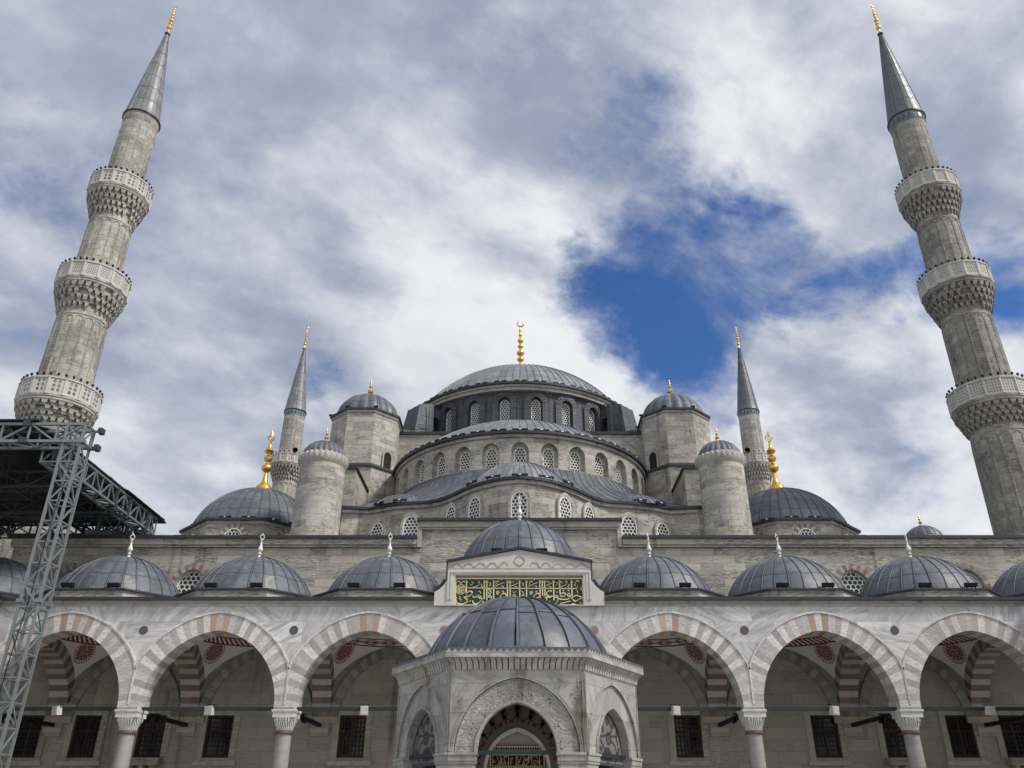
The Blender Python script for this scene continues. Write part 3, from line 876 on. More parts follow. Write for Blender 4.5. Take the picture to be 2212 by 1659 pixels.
# drum of the great semi-dome: thirteen recessed windows
def drum(c, R, z0, z1, a_from, a_to, nwin, ww, wz0, wzs, wrise, rec_w, rec_rise, d1, d2, m, lat, parent_name, clad=None, skip=()):
    M = MB()
    f = cyl(c, R)
    st = (a_to - a_from) / nwin
    outs = []
    for k in range(nwin):
        ac = rad(a_from + (k + .5) * st)
        ua, ub, uc = R * (ac - rad(st) / 2), R * (ac + rad(st) / 2), R * ac
        if k in skip:
            h = []
        o1 = opening(uc, rec_w, wz0, wzs, rec_rise)
        sides = [(ua, z0), (ub, z0), (ub, z1), (uc + (ub - uc) * .5, z1), (uc, z1), (uc + (ua - uc) * .5, z1), (ua, z1)]
        panel(M, f, sides, [o1], m)
        reveal(M, f, o1, 0, d1, m)
        M.face([f(o1[0][0], wz0, 0), f(o1[-1][0], wz0, 0), f(o1[-1][0], wz0, d1), f(o1[0][0], wz0, d1)], m)
        # inner wall of the recess with the window hole
        o2 = opening(uc, ww, wz0, wzs, wrise)
        panel(M, lambda u, v, d: f(u, v, d + d1), o1, [], m) if False else None
        # ring-shaped infill between the recess outline and the window outline
        for i in range(len(o1) - 1):
            M.face([f(*o1[i], d1), f(*o2[i], d1), f(*o2[i + 1], d1), f(*o1[i + 1], d1)], m, uv=[o1[i], o2[i], o2[i + 1], o1[i + 1]])
        reveal(M, f, o2, d1, d1 + d2, m)
        outs.append((f, o2, d1 + d2 * .6, uc))
    dr = part(M, parent_name)
    for f_, o2, d, uc in outs:
        window_obj('window', f_, o2, d, dr, .05, lat, 'lamp_white', .04)
    return dr, outs
drum(SC_, 9.9, 22.2, 24.85, -78, 78, 13, .84, 22.55, 23.72, .44, 1.22, .66, .34, .16, 'ashlar', 'lattice', 'semi_dome_drum')
def arcpoly(c, R, a0, a1, n):
    return [(c[0] + R * math.sin(rad(a0 + (a1 - a0) * i / n)), c[1] - R * math.cos(rad(a0 + (a1 - a0) * i / n))) for i in range(n + 1)]
M = MB()
cornice(M, arcpoly(SC_, 10.05, -90, 90, 60), 24.72, .3, 'stone_trim', .22)
part(M, 'moulding')
M = MB()
cornice(M, arcpoly(SC_, 10.25, -90, 90, 60), 24.94, .6, 'lead_trim', .2)
part(M, 'coping')
M = MB()
dome(M, SC_, 25.12, 9.85, 4.15, 48, 'lead_big', .05, .05, a0=PI, a1=2 * PI, nz=16)
part(M, 'semi_dome')

# square base under the main drum, main drum, main dome
M = MB()
M.box(-12.4, 12.4, 62.1, 86.5, 13.8, 29.4, 'ashlar')
part(M, 'square_base')
M = MB()
M.box(-12.5, 12.5, 61.92, 86.7, 29.4, 29.62, 'lead_trim')
part(M, 'coping')
MC = (0, 74.2)
dr, outs = drum(MC, 10.6, 29.5, 34.25, -180, 180, 24, .86, 30.3, 33.06, .50, 1.0, .58, .16, .22, 'lead_dark', 'lattice', 'main_drum')
M = MB()
f = cyl(MC, 10.6)
for f_, o2, d, uc in outs:
    if abs(uc) < 10.6 * rad(80):
        band(M, f, opening(uc, 1.08, 29.7, 33.06, .62), opening(uc, 2.12, 29.7, 33.06, 1.10), 0, -.16, 'lead_dark')
        # lead rolls between the arches
        for s_ in (-1, 1):
            M.beam(f(uc + s_ * 1.14, 29.7, -.02), f(uc + s_ * 1.14, 34.1, -.02), .05, 'lead_dark')
        for q in range(9):
            a = rad(10 + q * 20)
            M.beam(f(uc + math.cos(a) * .6, 33.06 + math.sin(a) * .68, -.17), f(uc + math.cos(a) * 1.02, 33.06 + math.sin(a) * 1.05, -.17), .035, 'lead_dark')
part(M, 'arch_cladding')
M = MB()
cornice(M, arcpoly(MC, 10.95, -180, 180, 96), 34.22, .5, 'stone_trim', .3)
cornice(M, arcpoly(MC, 11.08, -180, 180, 96), 34.52, .6, 'stone_trim', .22)
part(M, 'moulding')
M = MB()
cornice(M, arcpoly(MC, 11.25, -180, 180, 96), 34.74, .8, 'lead_trim', .2)
part(M, 'coping')
M = MB()
dome(M, MC, 34.9, 10.75, 6.15, 96, 'lead_big', .045, .05, nz=18)
md = part(M, 'main_dome')
put_finial('crescent', 7.3, md, (MC[0], MC[1], 40.95), rad(8))

# lead-clad buttresses between drum and weight towers
for s_ in (-1, 1):
    M = MB()
    e = Vector((s_ * math.sin(rad(47)), -math.cos(rad(47)), 0))
    t = Vector((-e.y, e.x, 0))
    C = Vector((MC[0], MC[1], 0))
    def P3(r_, q, z):
        v = C + e * r_ + t * q
        return (v.x, v.y, z)
    M.hexa([P3(11.7, -1.35, 29.5), P3(13.7, -1.2, 29.5), P3(13.7, 1.2, 29.5), P3(11.7, 1.35, 29.5)],
           [P3(11.7, -1.25, 33.8), P3(13.0, -.9, 33.5), P3(13.0, .9, 33.5), P3(11.7, 1.25, 33.8)], 'lead_dark')
    arch = [(10.3, 29.5), (10.3, 34.1), (11.9, 33.8), (11.9, 29.6)]
    pts_in = [(11.88, 31.9), (11.75, 32.4), (11.45, 32.7), (11.1, 32.8), (10.75, 32.7), (10.45, 32.4)]
    prof = [(10.3, 34.15), (11.9, 33.8)] + pts_in + [(10.3, 31.9)]
    M.hexa([P3(r_, -.85, z) for r_, z in prof], [P3(r_, .85, z) for r_, z in prof], 'lead_dark')
    for q in (-1.0, 0, 1.0):
        M.beam(P3(10.4, q, 34.17), P3(11.95, q, 33.83), .07, 'lead_dark')
        M.beam(P3(12.0, q, 33.80), P3(13.0, q * .8, 33.52), .07, 'lead_dark')
    for q in (-1.46, 1.46):
        M.beam(P3(12.4, q * 1.03, 29.5), P3(12.3, q, 33.7), .06, 'lead_dark')
        M.beam(P3(11.9, q * 1.08, 31.6), P3(13.4, q * .97, 31.2), .05, 'lead_dark')
    part(M, 'buttress')
    # lead apron running down from the buttress to the tower
    M = MB()
    M.hexa([P3(12.2, -2.4, 29.62), P3(15.6, -2.4, 29.62), P3(15.6, 2.4, 29.62), P3(12.2, 2.4, 29.62)],
           [P3(12.2, -2.2, 30.4), P3(15.4, -2.2, 29.9), P3(15.4, 2.2, 29.9), P3(12.2, 2.2, 30.4)], 'lead_dark')
    part(M, 'apron')

# weight towers
def octa(c, ap, rot=22.5):
    R = ap / math.cos(PI / 8)
    return [(c[0] + R * math.cos(rad(rot + 45 * k)), c[1] + R * math.sin(rad(rot + 45 * k))) for k in range(8)]
def prism(M, poly, z0, z1, m, poly2=None):
    M.hexa([(*p, z0) for p in poly], [(*p, z1) for p in (poly2 or poly)], m)
for s_ in (-1, 1):
    c = (12.75 * s_, 61.7)
    M = MB()
    prism(M, octa(c, 2.68), 25.4, 30.15, 'ashlar')
    prism(M, octa(c, 3.0), 13.9, 25.2, 'ashlar')
    prism(M, octa(c, 2.75), 29.98, 30.2, 'stone_trim')
    tw = part(M, 'weight_tower')
    M = MB()
    prism(M, octa(c, 3.12), 25.2, 25.33, 'lead_trim')
    prism(M, octa(c, 3.05), 25.33, 25.62, 'lead_trim', octa(c, 2.73))
    M.build('coping', tw)
    M = MB()
    prism(M, octa(c, 2.87), 30.2, 30.36, 'lead_trim')
    M.build('coping', tw)
    M = MB()
    dome(M, c, 30.3, 2.55, 2.4, 18, 'lead', .05, .02, bulge=.13, nz=12)
    dm = M.build('dome', tw)
    put_finial('small', 1.75, dm, (c[0], c[1], 32.63))
    # small dark arched opening low on the inner front face
    M = MB()
    nx = -s_ * math.sin(rad(45)); ny = -math.cos(rad(45))
    nrm = Vector((nx, ny, 0)); tt = Vector((-ny, nx, 0))
    base = Vector((c[0], c[1], 0)) + nrm * 2.74
    ff = lambda u, v, d: tuple(base + tt * (u + s_ * -.35) - nrm * d + Vector((0, 0, v)))
    oo = opening(0, .72, 25.35, 26.5, .42)
    sheet(M, ff, oo, -.03, 'void_dark')
    wi = M.build('opening', tw)
    M = MB()
    band(M, ff, oo, opening(0, .96, 25.35, 26.5, .55), 0, -.08, 'stone_trim')
    M.build('surround', wi)
    # stepped buttress walls in front of the tower
    M = MB()
    def bx(x0, x1, *a):
        M.box(min(x0 * s_, x1 * s_), max(x0 * s_, x1 * s_), *a)
    bx(11.62, 14.4, 54.0, 60.2, 13.9, 23.1, 'ashlar')
    part(M, 'buttress_wall')
    M = MB()
    bx(11.5, 13.4, 50.6, 53.2, 13.9, 19.0, 'ashlar')
    part(M, 'buttress_wall')
    M = MB()
    bx(11.5, 14.5, 53.85, 60.3, 23.1, 23.25, 'lead_trim')
    part(M, 'coping')
    M = MB()
    bx(11.38, 13.5, 50.45, 53.3, 19.0, 19.16, 'lead_trim')
    part(M, 'coping')

# stair turrets with scalloped tops
for s_ in (-1, 1):
    c = (13.2 if s_ > 0 else -12.97, 50.0)
    R = 1.47
    M = MB()
    M.rev([(R + .03, 13.9), (R + .01, 18), (R - .02, 22.0)], 'ashlar', 40, c, ru=R)
    tw = part(M, 'stair_turret')
    M = MB()
    n = 28; rows = []; UV = []
    for q, (rr, zz) in enumerate(((R - .02, 21.5), (R + .04, 21.62), (R + .12, 21.9), (R + .12, 22.10), (R + .05, 22.2), (R - .22, 22.28))):
        row = []; u = []
        for k in range(n * 4 + 1):
            a = 2 * PI * k / (n * 4)
            lob = abs(math.sin(a * n / 2)) ** .6
            dz = (-.16 * (1 - lob) if q in (2,) else 0) + (.09 * lob if q in (3, 4) else 0)
            r2 = rr + (.05 * lob if q in (2, 3) else 0)
            row.append((c[0] + r2 * math.cos(a), c[1] + r2 * math.sin(a), zz + dz)); u.append((a * R, zz))
        rows.append(row); UV.append(u)
    M.grid(rows, UV, 'stone_trim')
    M.build('cornice', tw)
    M = MB()
    dome(M, c, 22.18, 1.40, 1.25, 22, 'lead', .03, .012, bulge=.08, nz=10)
    dm = M.build('dome', tw)
    put_finial('small', 1.1, dm, (c[0], c[1], 23.38))

# corner domes on octagonal drums
for s_ in (-1, 1):
    c = (18.55 * s_, 55.7)
    M = MB()
    oc = octa(c, 4.42)
    prism(M, oc, 13.9, 18.4, 'ashlar')
    M.box(min(22.0 * s_, 24.3 * s_), max(22.0 * s_, 24.3 * s_), 56.0, 60, 13.9, 18.75, 'ashlar')
    dr = part(M, 'corner_drum')
    M = MB()
    prism(M, octa(c, 4.49), 18.2, 18.41, 'stone_trim')
    M.build('moulding', dr)
    M = MB()
    prism(M, octa(c, 4.66), 18.41, 18.56, 'lead_trim')
    M.build('coping', dr)
    M = MB()
    M.box(min(21.9 * s_, 24.45 * s_), max(21.9 * s_, 24.45 * s_), 55.9, 60.1, 18.75, 18.9, 'lead_trim')
    M.build('coping', dr)
    M = MB()
    dome(M, c, 18.53, 4.42, 3.5, 40, 'lead', .035, .04, nz=18)
    dm = part(M, 'corner_dome')
    put_finial('drop', 4.55, dm, (c[0], c[1], 22.3))
    for k, a in enumerate((-135, -90, -45)):
        nrm = Vector((math.cos(rad(a)), math.sin(rad(a)), 0)); tt = Vector((-nrm.y, nrm.x, 0))
        base = Vector((c[0], c[1], 0)) + nrm * 4.42
        ff = lambda u, v, d, base=base, tt=tt, nrm=nrm: tuple(base + tt * u - nrm * d + Vector((0, 0, v)))
        wo = window_obj('window', ff, opening(0, 1.15, 15.9, 17.3, .6), -.05, dr, .05, 'lattice', 'lamp_white', .04)
        M = MB()
        ring(M, lambda u, v, d, ff=ff: ff(u, v + 17.3, d), .60, .64, .32, 13, lambda k: 'brick_red' if k % 2 == 0 else 'stone_trim', .02, .05, soffit=False)
        M.build('voussoirs', wo)
# little dome at the right rear corner of the roof
for s_ in (1, -1):
    c = (28.35 * s_, 55.7)
    M = MB()
    M.rev([(1.2, 0), (1.2, 18.25), (1.32, 18.35), (1.32, 18.5)], 'ashlar', 24, c)
    tw = part(M, 'corner_turret')
    M = MB()
    dome(M, c, 18.5, 1.28, .95, 14, 'lead', .03, .02, bulge=.04, nz=9)
    dm = M.build('dome', tw)
    put_finial('small', .95, dm, (c[0], c[1], 19.4))

# ------------------------------------------------------------------ minarets
BULB = None
def make_minaret(loc, label, stone_m, pats, spire_m, tiles, nb, base_top=15.6, rz=0.0, stain=None, slim=0.865):
    root = thing('minaret', label, 'minaret', (loc[0], loc[1], 0), group='fluted minarets at the corners of the mosque')
    M = MB()
    M.hexa([(-2.7, -2.7, 0), (2.7, -2.7, 0), (2.7, 2.7, 0), (-2.7, 2.7, 0)], [(-2.7, -2.7, base_top - 2.5), (2.7, -2.7, base_top - 2.5), (2.7, 2.7, base_top - 2.5), (-2.7, 2.7, base_top - 2.5)], stone_m)
    M.rev([(2.75, base_top - 2.5), (2.3, base_top), (2.35, base_top + .1), (2.32, base_top + .3), (2.12, base_top + .5)], stone_m, 32)
    M.build('base', root)
    M = MB()
    NF = 16
    segs = [(base_top + .3, 23.2, 2.10, 1.97), (24.7, 31.75, 1.88, 1.80), (33.7, 40.0, 1.70, 1.62), (42.0, 49.4, 1.52, 1.46)]
    for i, (z0, z1, r0, r1) in enumerate(segs):
        M.rev([(r0 + (r1 - r0) * q / 6, z0 + (z1 - z0) * q / 6) for q in range(7)], stone_m, 48, ru=r0)
        zt = z1 - (.75 if i < 3 else .5)
        fl = .05 if i < 3 else .025
        for k in range(NF):
            a = 2 * PI * (k + .5) / NF + rz
            p = (math.cos(a) * (r0 + .01), math.sin(a) * (r0 + .01), z0)
            rt = r0 + (r1 - r0) * (zt - .3 - z0) / (z1 - z0)
            q = (math.cos(a) * (rt + .01), math.sin(a) * (rt + .01), zt - .3)
            for da in ((-.018, .018) if i < 3 else (0,)):
                M.beam((math.cos(a + da) * r0, math.sin(a + da) * r0, z0), (math.cos(a + da) * rt, math.sin(a + da) * rt, zt - .3), fl * 2, stone_m, fl * 2)
            if i < 3:
                am = a + PI / NF
                hw = PI / NF - .018
                prev = None
                for s_ in range(7):
                    b = PI * s_ / 6
                    aa = am - hw * math.cos(b)
                    pt = (math.cos(aa) * (rt + .012), math.sin(aa) * (rt + .012), zt - .3 + .34 * math.sin(b))
                    if prev:
                        M.beam(prev, pt, .06, stone_m, .06)
                    prev = pt
        if i < 3:
            M.rev([(r1 + .01, zt + .12), (r1 + .05, zt + .16), (r1 + .05, zt + .24), (r1 + .01, zt + .28)], stone_m, 40, ru=r1)
    M.build('shaft', root)
    global BULB
    for bi, (zc, zp, rs, rp) in enumerate(((39.85, 42.0, 1.60, 2.42), (31.6, 33.65, 1.80, 2.62), (23.05, 24.65, 1.97, 2.74))):
        M = MB()
        NT_ = 4
        N = 30
        rc = rp - .12
        hh = (zp - .3 - zc) / NT_
        prof = [(rs, zc)]
        for t in range(NT_):
            ra = rs + (rc - rs) * (t / NT_)
            rb = rs + (rc - rs) * ((t + 1) / NT_)
            prof += [(ra, zc + hh * t + .03), (ra, zc + hh * (t + .93)), (rb, zc + hh * (t + 1))]
        prof += [(rc, zp - .3), (rc + .10, zp - .24), (rc + .10, zp - .12), (rc + .16, zp - .06), (rc + .16, zp + .06), (rs * .9, zp + .06)]
        M.rev(prof, stone_m, 48, sm=False, ru=rs)
        rnd = random.Random(bi + int(abs(loc[0]) * 7))
        for t in range(NT_):
            ra = rs + (rc - rs) * (t / NT_)
            rb = rs + (rc - rs) * ((t + 1) / NT_)
            for k in range(N):
                a = 2 * PI * (k + .5 * (t % 2)) / N
                if rnd.random() < .10:
                    continue
                zt = zc + hh * (t + 1.0)
                zb = zc + hh * (t - .15) + rnd.uniform(-.07, .07)
                zm = zb + (zt - zb) * rnd.uniform(.38, .5)
                wa = 2 * PI / N
                def pt(r_, da, z):
                    return (r_ * math.cos(a + da), r_ * math.sin(a + da), z)
                mm = stone_m
                if stain is not None and bi == 2 and abs((a - stain + PI) % (2 * PI) - PI) < .11:
                    mm = 'copper_green'
                # hanging cell: thin drop, waist and broad head
                r1_ = ra + .02; r2_ = rb + .06
                M.hexa([pt(r1_ + .03, -wa * .07, zb), pt(r1_ + .10, -wa * .07, zb), pt(r1_ + .10, wa * .07, zb), pt(r1_ + .03, wa * .07, zb)],
                       [pt(r1_ - .03, -wa * .21, zm), pt(r2_ - .03, -wa * .21, zm), pt(r2_ - .03, wa * .21, zm), pt(r1_ - .03, wa * .21, zm)], mm)
                M.hexa([pt(r1_ - .03, -wa * .24, zm), pt(r2_, -wa * .26, zm), pt(r2_, wa * .26, zm), pt(r1_ - .03, wa * .24, zm)],
                       [pt(r1_ - .03, -wa * .36, zt), pt(r2_ + .03, -wa * .38, zt), pt(r2_ + .03, wa * .38, zt), pt(r1_ - .03, wa * .36, zt)], mm)
        bal = M.build('balcony', root)
        # pierced parapet
        M = MB()
        NP = 16
        hz = 1.16
        W = 2 * rp * math.tan(PI / NP)
        for k in range(NP):
            a = 2 * PI * k / NP + rz
            n_ = Vector((math.cos(a), math.sin(a), 0)); t_ = Vector((-n_.y, n_.x, 0))
            fm_ = lambda u, v, d, n_=n_, t_=t_: tuple(n_ * (rp - d) + t_ * u + Vector((0, 0, zp + .06 + v)))
            facing = (n_.y < .35)
            holes = []
            if facing:
                if pats[bi] == 'dots':
                    for ix in (-1, 1):
                        for iy in range(3):
                            holes.append([(ix * .165 + .118 * math.cos(2 * PI * q / 8), .31 + iy * .29 + .118 * math.sin(2 * PI * q / 8)) for q in range(8)])
                elif pats[bi] == 'fine':
                    for iy in range(7):
                        for ix in range(4 + iy % 2):
                            cx = (ix - (3 + iy % 2) / 2) * .15; cy = .26 + iy * .118
                            holes.append([(cx - .052, cy), (cx, cy - .052), (cx + .052, cy), (cx, cy + .052)])
                else:
                    for iy in range(5):
                        for ix in range(5):
                            cx = (ix - 2) * .19; cy = .24 + iy * .19
                            if (ix + iy) % 2:
                                holes.append([(cx - .08, cy - .03), (cx + .08, cy - .03), (cx + .08, cy + .03), (cx - .08, cy + .03)])
                            else:
                                holes.append([(cx - .03, cy - .08), (cx + .03, cy - .08), (cx + .03, cy + .08), (cx - .03, cy + .08)])
            rect = [(-W / 2, 0), (W / 2, 0), (W / 2, hz), (-W / 2, hz)]
            panel(M, fm_, rect, holes, 'parapet_stone')
            for h in holes:
                reveal(M, fm_, h, 0, .1, 'parapet_stone', close=True)
            panel(M, lambda u, v, d, g=fm_: g(u, v, .10), rect, holes, 'parapet_stone')
            # post, rail and plinth
            for u0 in (-W / 2,):
                b4 = [(u0 - .06, 0), (u0 + .06, 0), (u0 + .06, hz), (u0 - .06, hz)]
                M.hexa([fm_(u, v, -.05) for u, v in b4], [fm_(u, v, .12) for u, v in b4], 'parapet_stone')
            for v0, v1, pr_ in ((hz - .05, hz + .05, .07), (0, .10, .04)):
                b4 = [(-W / 2, v0), (W / 2, v0), (W / 2, v1), (-W / 2, v1)]
                M.hexa([fm_(u, v, -pr_) for u, v in b4], [fm_(u, v, .15) for u, v in b4], 'parapet_stone')
        M.build('parapet', bal)
        for k in range(nb):
            a = 2 * PI * (k + .5) / nb
            if math.sin(a) > .55:
                continue
            if BULB is None:
                M = MB()
                M.rev([(.02, 0), (.025, .10), (.05, .13), (.09, .17), (.10, .22), (.08, .28), (.04, .31), (.004, .32)], 'iron', 8)
                BULB = M.build('lamp_bulb', bal)
                b = BULB
            else:
                b = BULB.copy(); COL.objects.link(b); b.parent = bal
            b.location = (math.cos(a) * rp, math.sin(a) * rp, zp + .06 + hz + .04)
    # collar below the spire
    M = MB()
    M.rev([(1.44, 49.2), (1.50, 49.28), (1.50, 49.95), (1.56, 50.0), (1.56, 50.1), (1.2, 50.1)], stone_m, 40, ru=1.5)
    col = M.build('collar', root)
    if tiles:
        M = MB()
        for k in range(20):
            a = 2 * PI * k / 20
            n_ = Vector((math.cos(a), math.sin(a), 0)); t_ = Vector((-n_.y, n_.x, 0))
            ff = lambda u, v, d, n_=n_, t_=t_: tuple(n_ * (1.50 - d) + t_ * u + Vector((0, 0, v)))
            o1 = opening(0, .30, 49.40, 49.70, .16, 4)
            sheet(M, ff, o1, -.025, 'tile_blue')
        M.build('tiles', col)
    M = MB()
    prof = [(1.60, 0), (1.56, .10), (1.44, .9), (1.21, 2.6), (.97, 4.35), (.73, 6.1), (.49, 7.8), (.26, 9.4), (.12, 10.25)]
    dome(M, (0, 0), 50.08, 1.7, 1, 20, spire_m, .03, .025, prof=prof)
    M.rev([(1.5, 49.98), (1.64, 50.0), (1.64, 50.1), (1.56, 50.12)], 'lead_trim', 40)
    sp = M.build('spire', root)
    put_finial('crescent', 3.85, sp, (0, 0, 60.2), rz=.3)
    root.scale = (slim, slim, 1)
    return root
make_minaret((-30.05, 47.6), 'tall weathered minaret with pale grey spire rising behind the steel lattice canopy', 'ashlar_minaret', ('dots', 'fine', 'dots'), 'lead_spire_pale', False, 34, base_top=20.0, stain=-PI * .42)
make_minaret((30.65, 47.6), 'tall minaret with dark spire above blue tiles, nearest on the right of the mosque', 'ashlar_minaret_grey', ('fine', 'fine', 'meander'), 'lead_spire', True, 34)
make_minaret((-30.95, 100.9), 'small distant minaret with grey-green spire behind the left stair turret and corner dome', 'ashlar_minaret', ('dots', 'dots', 'dots'), 'lead_spire_pale', True, 22, slim=.93)
make_minaret((31.25, 100.9), 'small distant minaret with dark spire behind the right stair turret and corner dome', 'ashlar_minaret', ('dots', 'dots', 'dots'), 'lead_spire', True, 22, slim=.93)

# ------------------------------------------------------------------ courtyard portico
PY = 34.4          # centre line of the columns
BW = 6.1
WALL = 40.4
portico = thing('portico', 'white marble courtyard arcade of striped arches under a row of small lead domes', 'portico', (0, PY, 0))
def pp(M, name, parent=None, loc=(0, 0, 0)):
    return M.build(name, parent or portico, loc)
HS, RISE, Z0 = 2.65, 2.92, 5.18
FY, BY = -0.45, 0.45      # front and back faces of the arcade wall relative to the column line
bays = [BW * k for k in range(-3, 4)]
cols = [BW * (k - 3.5) for k in range(0, 8)]
def vmat(k, n=37):
    q = k - n // 2
    if abs(q) == 1:
        return 'vous_red'
    return 'vous_white' if q % 2 == 0 else 'vous_pink'
def build_arch(parent, red=True):
    M = MB()
    def vmat(k, n=37):
        q = k - n // 2
        if abs(q) == 1:
            return 'vous_red' if red else 'vous_pink'
        if q % 2 == 0:
            return 'vous_white' if random.random() < .93 else 'vous_pink'
        return 'vous_pink'
    f = lambda u, v, d: (u, FY + d, Z0 + v)
    ring(M, f, HS, RISE, .74, 37, vmat, .9, .03, clip=3.05)
    f2 = lambda u, v, d: (u, BY - d, Z0 + v)
    J = ring(MB(), f, HS, RISE, .74, 37, vmat, .9, .03, clip=3.05)
    ext = [o for _, o in J]
    prev = None
    for u, v in ext:
        p = (u, FY - .03, Z0 + v)
        if prev and abs(prev[0] - u) + abs(prev[2] - p[2]) > 1e-4 and min(abs(u), abs(prev[0])) < 3.0:
            M.beam(prev, p, .07, 'vous_white', .07)
        prev = p
    crown = [(u, v) for u, v in ext]
    return M.build('arch', parent), ext
arch0, EXT = build_arch(portico)
apex_in = math.sqrt(arch_geo(HS, RISE)[1] ** 2 - arch_geo(HS, RISE)[0] ** 2)
arch0.location = (bays[0], 0, 0)
for i, x in enumerate(bays[1:]):
    o, _e = build_arch(portico, i not in (5,))
    o.location = (x, 0, 0)
# spandrels
zc_ = EXT[0][1]
clipped = [(u, v) for u, v in EXT if abs(u) < 3.0499]
vlow = max([v for u, v in EXT if abs(abs(u) - 3.05) < 1e-4])
cOut, ROut = arch_geo(HS, RISE); ROut += .74
crown_v = math.sqrt(ROut ** 2 - cOut ** 2)
left = [(u, v) for u, v in clipped if u < -1e-6]; right = [(u, v) for u, v in clipped if u > 1e-6]
poly = [(-3.05, vlow), ] + left + [(0, crown_v)] + right + [(3.05, vlow), (3.05, 9.07 - Z0), (-3.05, 9.07 - Z0)]
M = MB()
for x in bays:
    panel(M, lambda u, v, d, x=x: (x + u, FY, Z0 + v), poly, [], 'marble', x + 40)
    inn = [(-HS, 0)] + [j for j in arch_curve(HS, RISE, 0, 12)] + [(HS, 0)]
    pin = [(-3.05, 0)] + arch_curve(HS, RISE, 0, 14) + [(3.05, 0), (3.05, 9.07 - Z0), (-3.05, 9.07 - Z0)]
    for tri in tessellate_polygon([[Vector((u, v, 0)) for u, v in pin]]):
        M.face([(x + pin[i][0], BY, Z0 + pin[i][1]) for i in tri], 'plaster')
# the wall above the joints is closed at its two ends
M.box(-21.36, -21.35, FY + .01, BY - .01, Z0, 9.07, 'marble')
M.box(21.35, 21.36, FY + .01, BY - .01, Z0, 9.07, 'marble')
for x in cols:
    M.box(x - .035, x + .035, FY - .055, FY + .02, 5.3, Z0 + vlow + .05, 'vous_white')
pp(M, 'spandrel_wall')
# thin raised line up the middle of each pier and the mouldings over the arches
# medallions
med0 = None
for x in cols[1:-1]:
    M = MB()
    m = 'porphyry_red' if abs(x) < 4 else 'porphyry'
    M.rev([(.001, .02), (.165, .02), (.175, .012), (.175, 0)], m, 28)
    o = pp(M, 'medallion', None, (x, FY - .002, 8.12))
    o.rotation_euler = (PI / 2, 0, 0)
# cornice
M = MB()
for x0, x1 in ((-21.36, -3.5), (3.5, 21.36)):
    M.box(x0, x1, FY - .03, BY, 9.07, 9.20, 'marble_band')
    M.box(x0, x1, FY - .10, BY, 9.20, 9.29, 'marble_band')
M.box(-3.5, 3.5, FY - .02, BY, 9.07, 9.42, 'marble')
pp(M, 'cornice')
M = MB()
for x0, x1 in ((-28, -3.52), (3.52, 28)):
    M.box(x0, x1, FY - .22 if abs(x0 + x1) < 40 else FY - .22, WALL - PY + .6, 9.29, 9.42, 'lead_trim')
M.box(-3.52, 3.52, BY, WALL - PY + .6, 9.2, 9.40, 'lead_trim')
pp(M, 'roof')
# columns
def build_column(parent):
    root = bpy.data.objects.new('column', None); COL.objects.link(root); root.parent = parent
    M = MB()
    M.box(-.42, .42, -.42, .42, .15, .42, 'marble_cap')
    M.rev([(.40, .42), (.42, .48), (.40, .54), (.33, .58), (.34, .62), (.315, .66)], 'bronze', 28)
    M.build('base', root)
    M = MB()
    M.rev([(.312, .64), (.310, 1.5), (.300, 3.0), (.285, 4.28)], 'column_stone', 32, ru=.3)
    M.build('shaft', root)
    M = MB()
    M.rev([(.285, 4.24), (.335, 4.26), (.35, 4.31), (.335, 4.36), (.28, 4.38)], 'bronze', 28)
    M.build('collar', root)
    M = MB()
    # muqarnas capital: round below, square above, three tiers of hanging cells
    def sq(a, r, s):
        c_, s__ = math.cos(a), math.sin(a)
        k = 1 / max(abs(c_), abs(s__))
        rr = r * (1 - s) + r * min(k, 1.18) * s
        return rr * c_, rr * s__
    rows = []; UV = []
    for z, r_, s in ((4.37, .28, 0), (4.52, .30, .2), (4.68, .34, .5), (4.84, .385, .8), (4.90, .40, 1)):
        rows.append([(*sq(2 * PI * k / 48, r_, s), z) for k in range(49)]); UV.append([(k / 16, z) for k in range(49)])
    M.grid(rows, UV, 'marble_cap')
    for t, (z0, z1, r_, s, n) in enumerate(((4.38, 4.56, .30, .15, 28), (4.54, 4.70, .345, .5, 28), (4.68, 4.84, .385, .85, 24))):
        for k in range(n):
            a = 2 * PI * (k + .5 * (t % 2)) / n
            da = PI / n
            def q(an, rr, z):
                x, y = sq(an, rr, s); return (x, y, z)
            M.hexa([q(a - da * .28, r_ - .05, z0), q(a - da * .28, r_ + .012, z0), q(a + da * .28, r_ + .012, z0), q(a + da * .28, r_ - .05, z0)],
                   [q(a - da * .8, r_ - .05, z1), q(a - da * .8, r_ + .05, z1), q(a + da * .8, r_ + .05, z1), q(a + da * .8, r_ - .05, z1)], 'marble_cap')
    M.box(-.43, .43, -.43, .43, 4.84, 5.02, 'marble_cap')
    M.box(-.46, .46, -.46, .46, 5.02, 5.06, 'marble_cap')
    M.build('capital', root)
    M = MB()
    M.box(-.47, .47, -.48, .48, 5.06, 5.12, 'marble_cap')
    M.box(-.405, .405, -.455, .455, 5.12, 5.20, 'vous_white')
    M.box(-.402, .402, -.452, .452, 5.20, 5.21, 'vous_white')
    M.build('impost', root)
    return root
col0 = build_column(portico)
col0.location = (cols[0], 0, 0)
for x in cols[1:]:
    dup(col0, portico, (x, 0, 0))
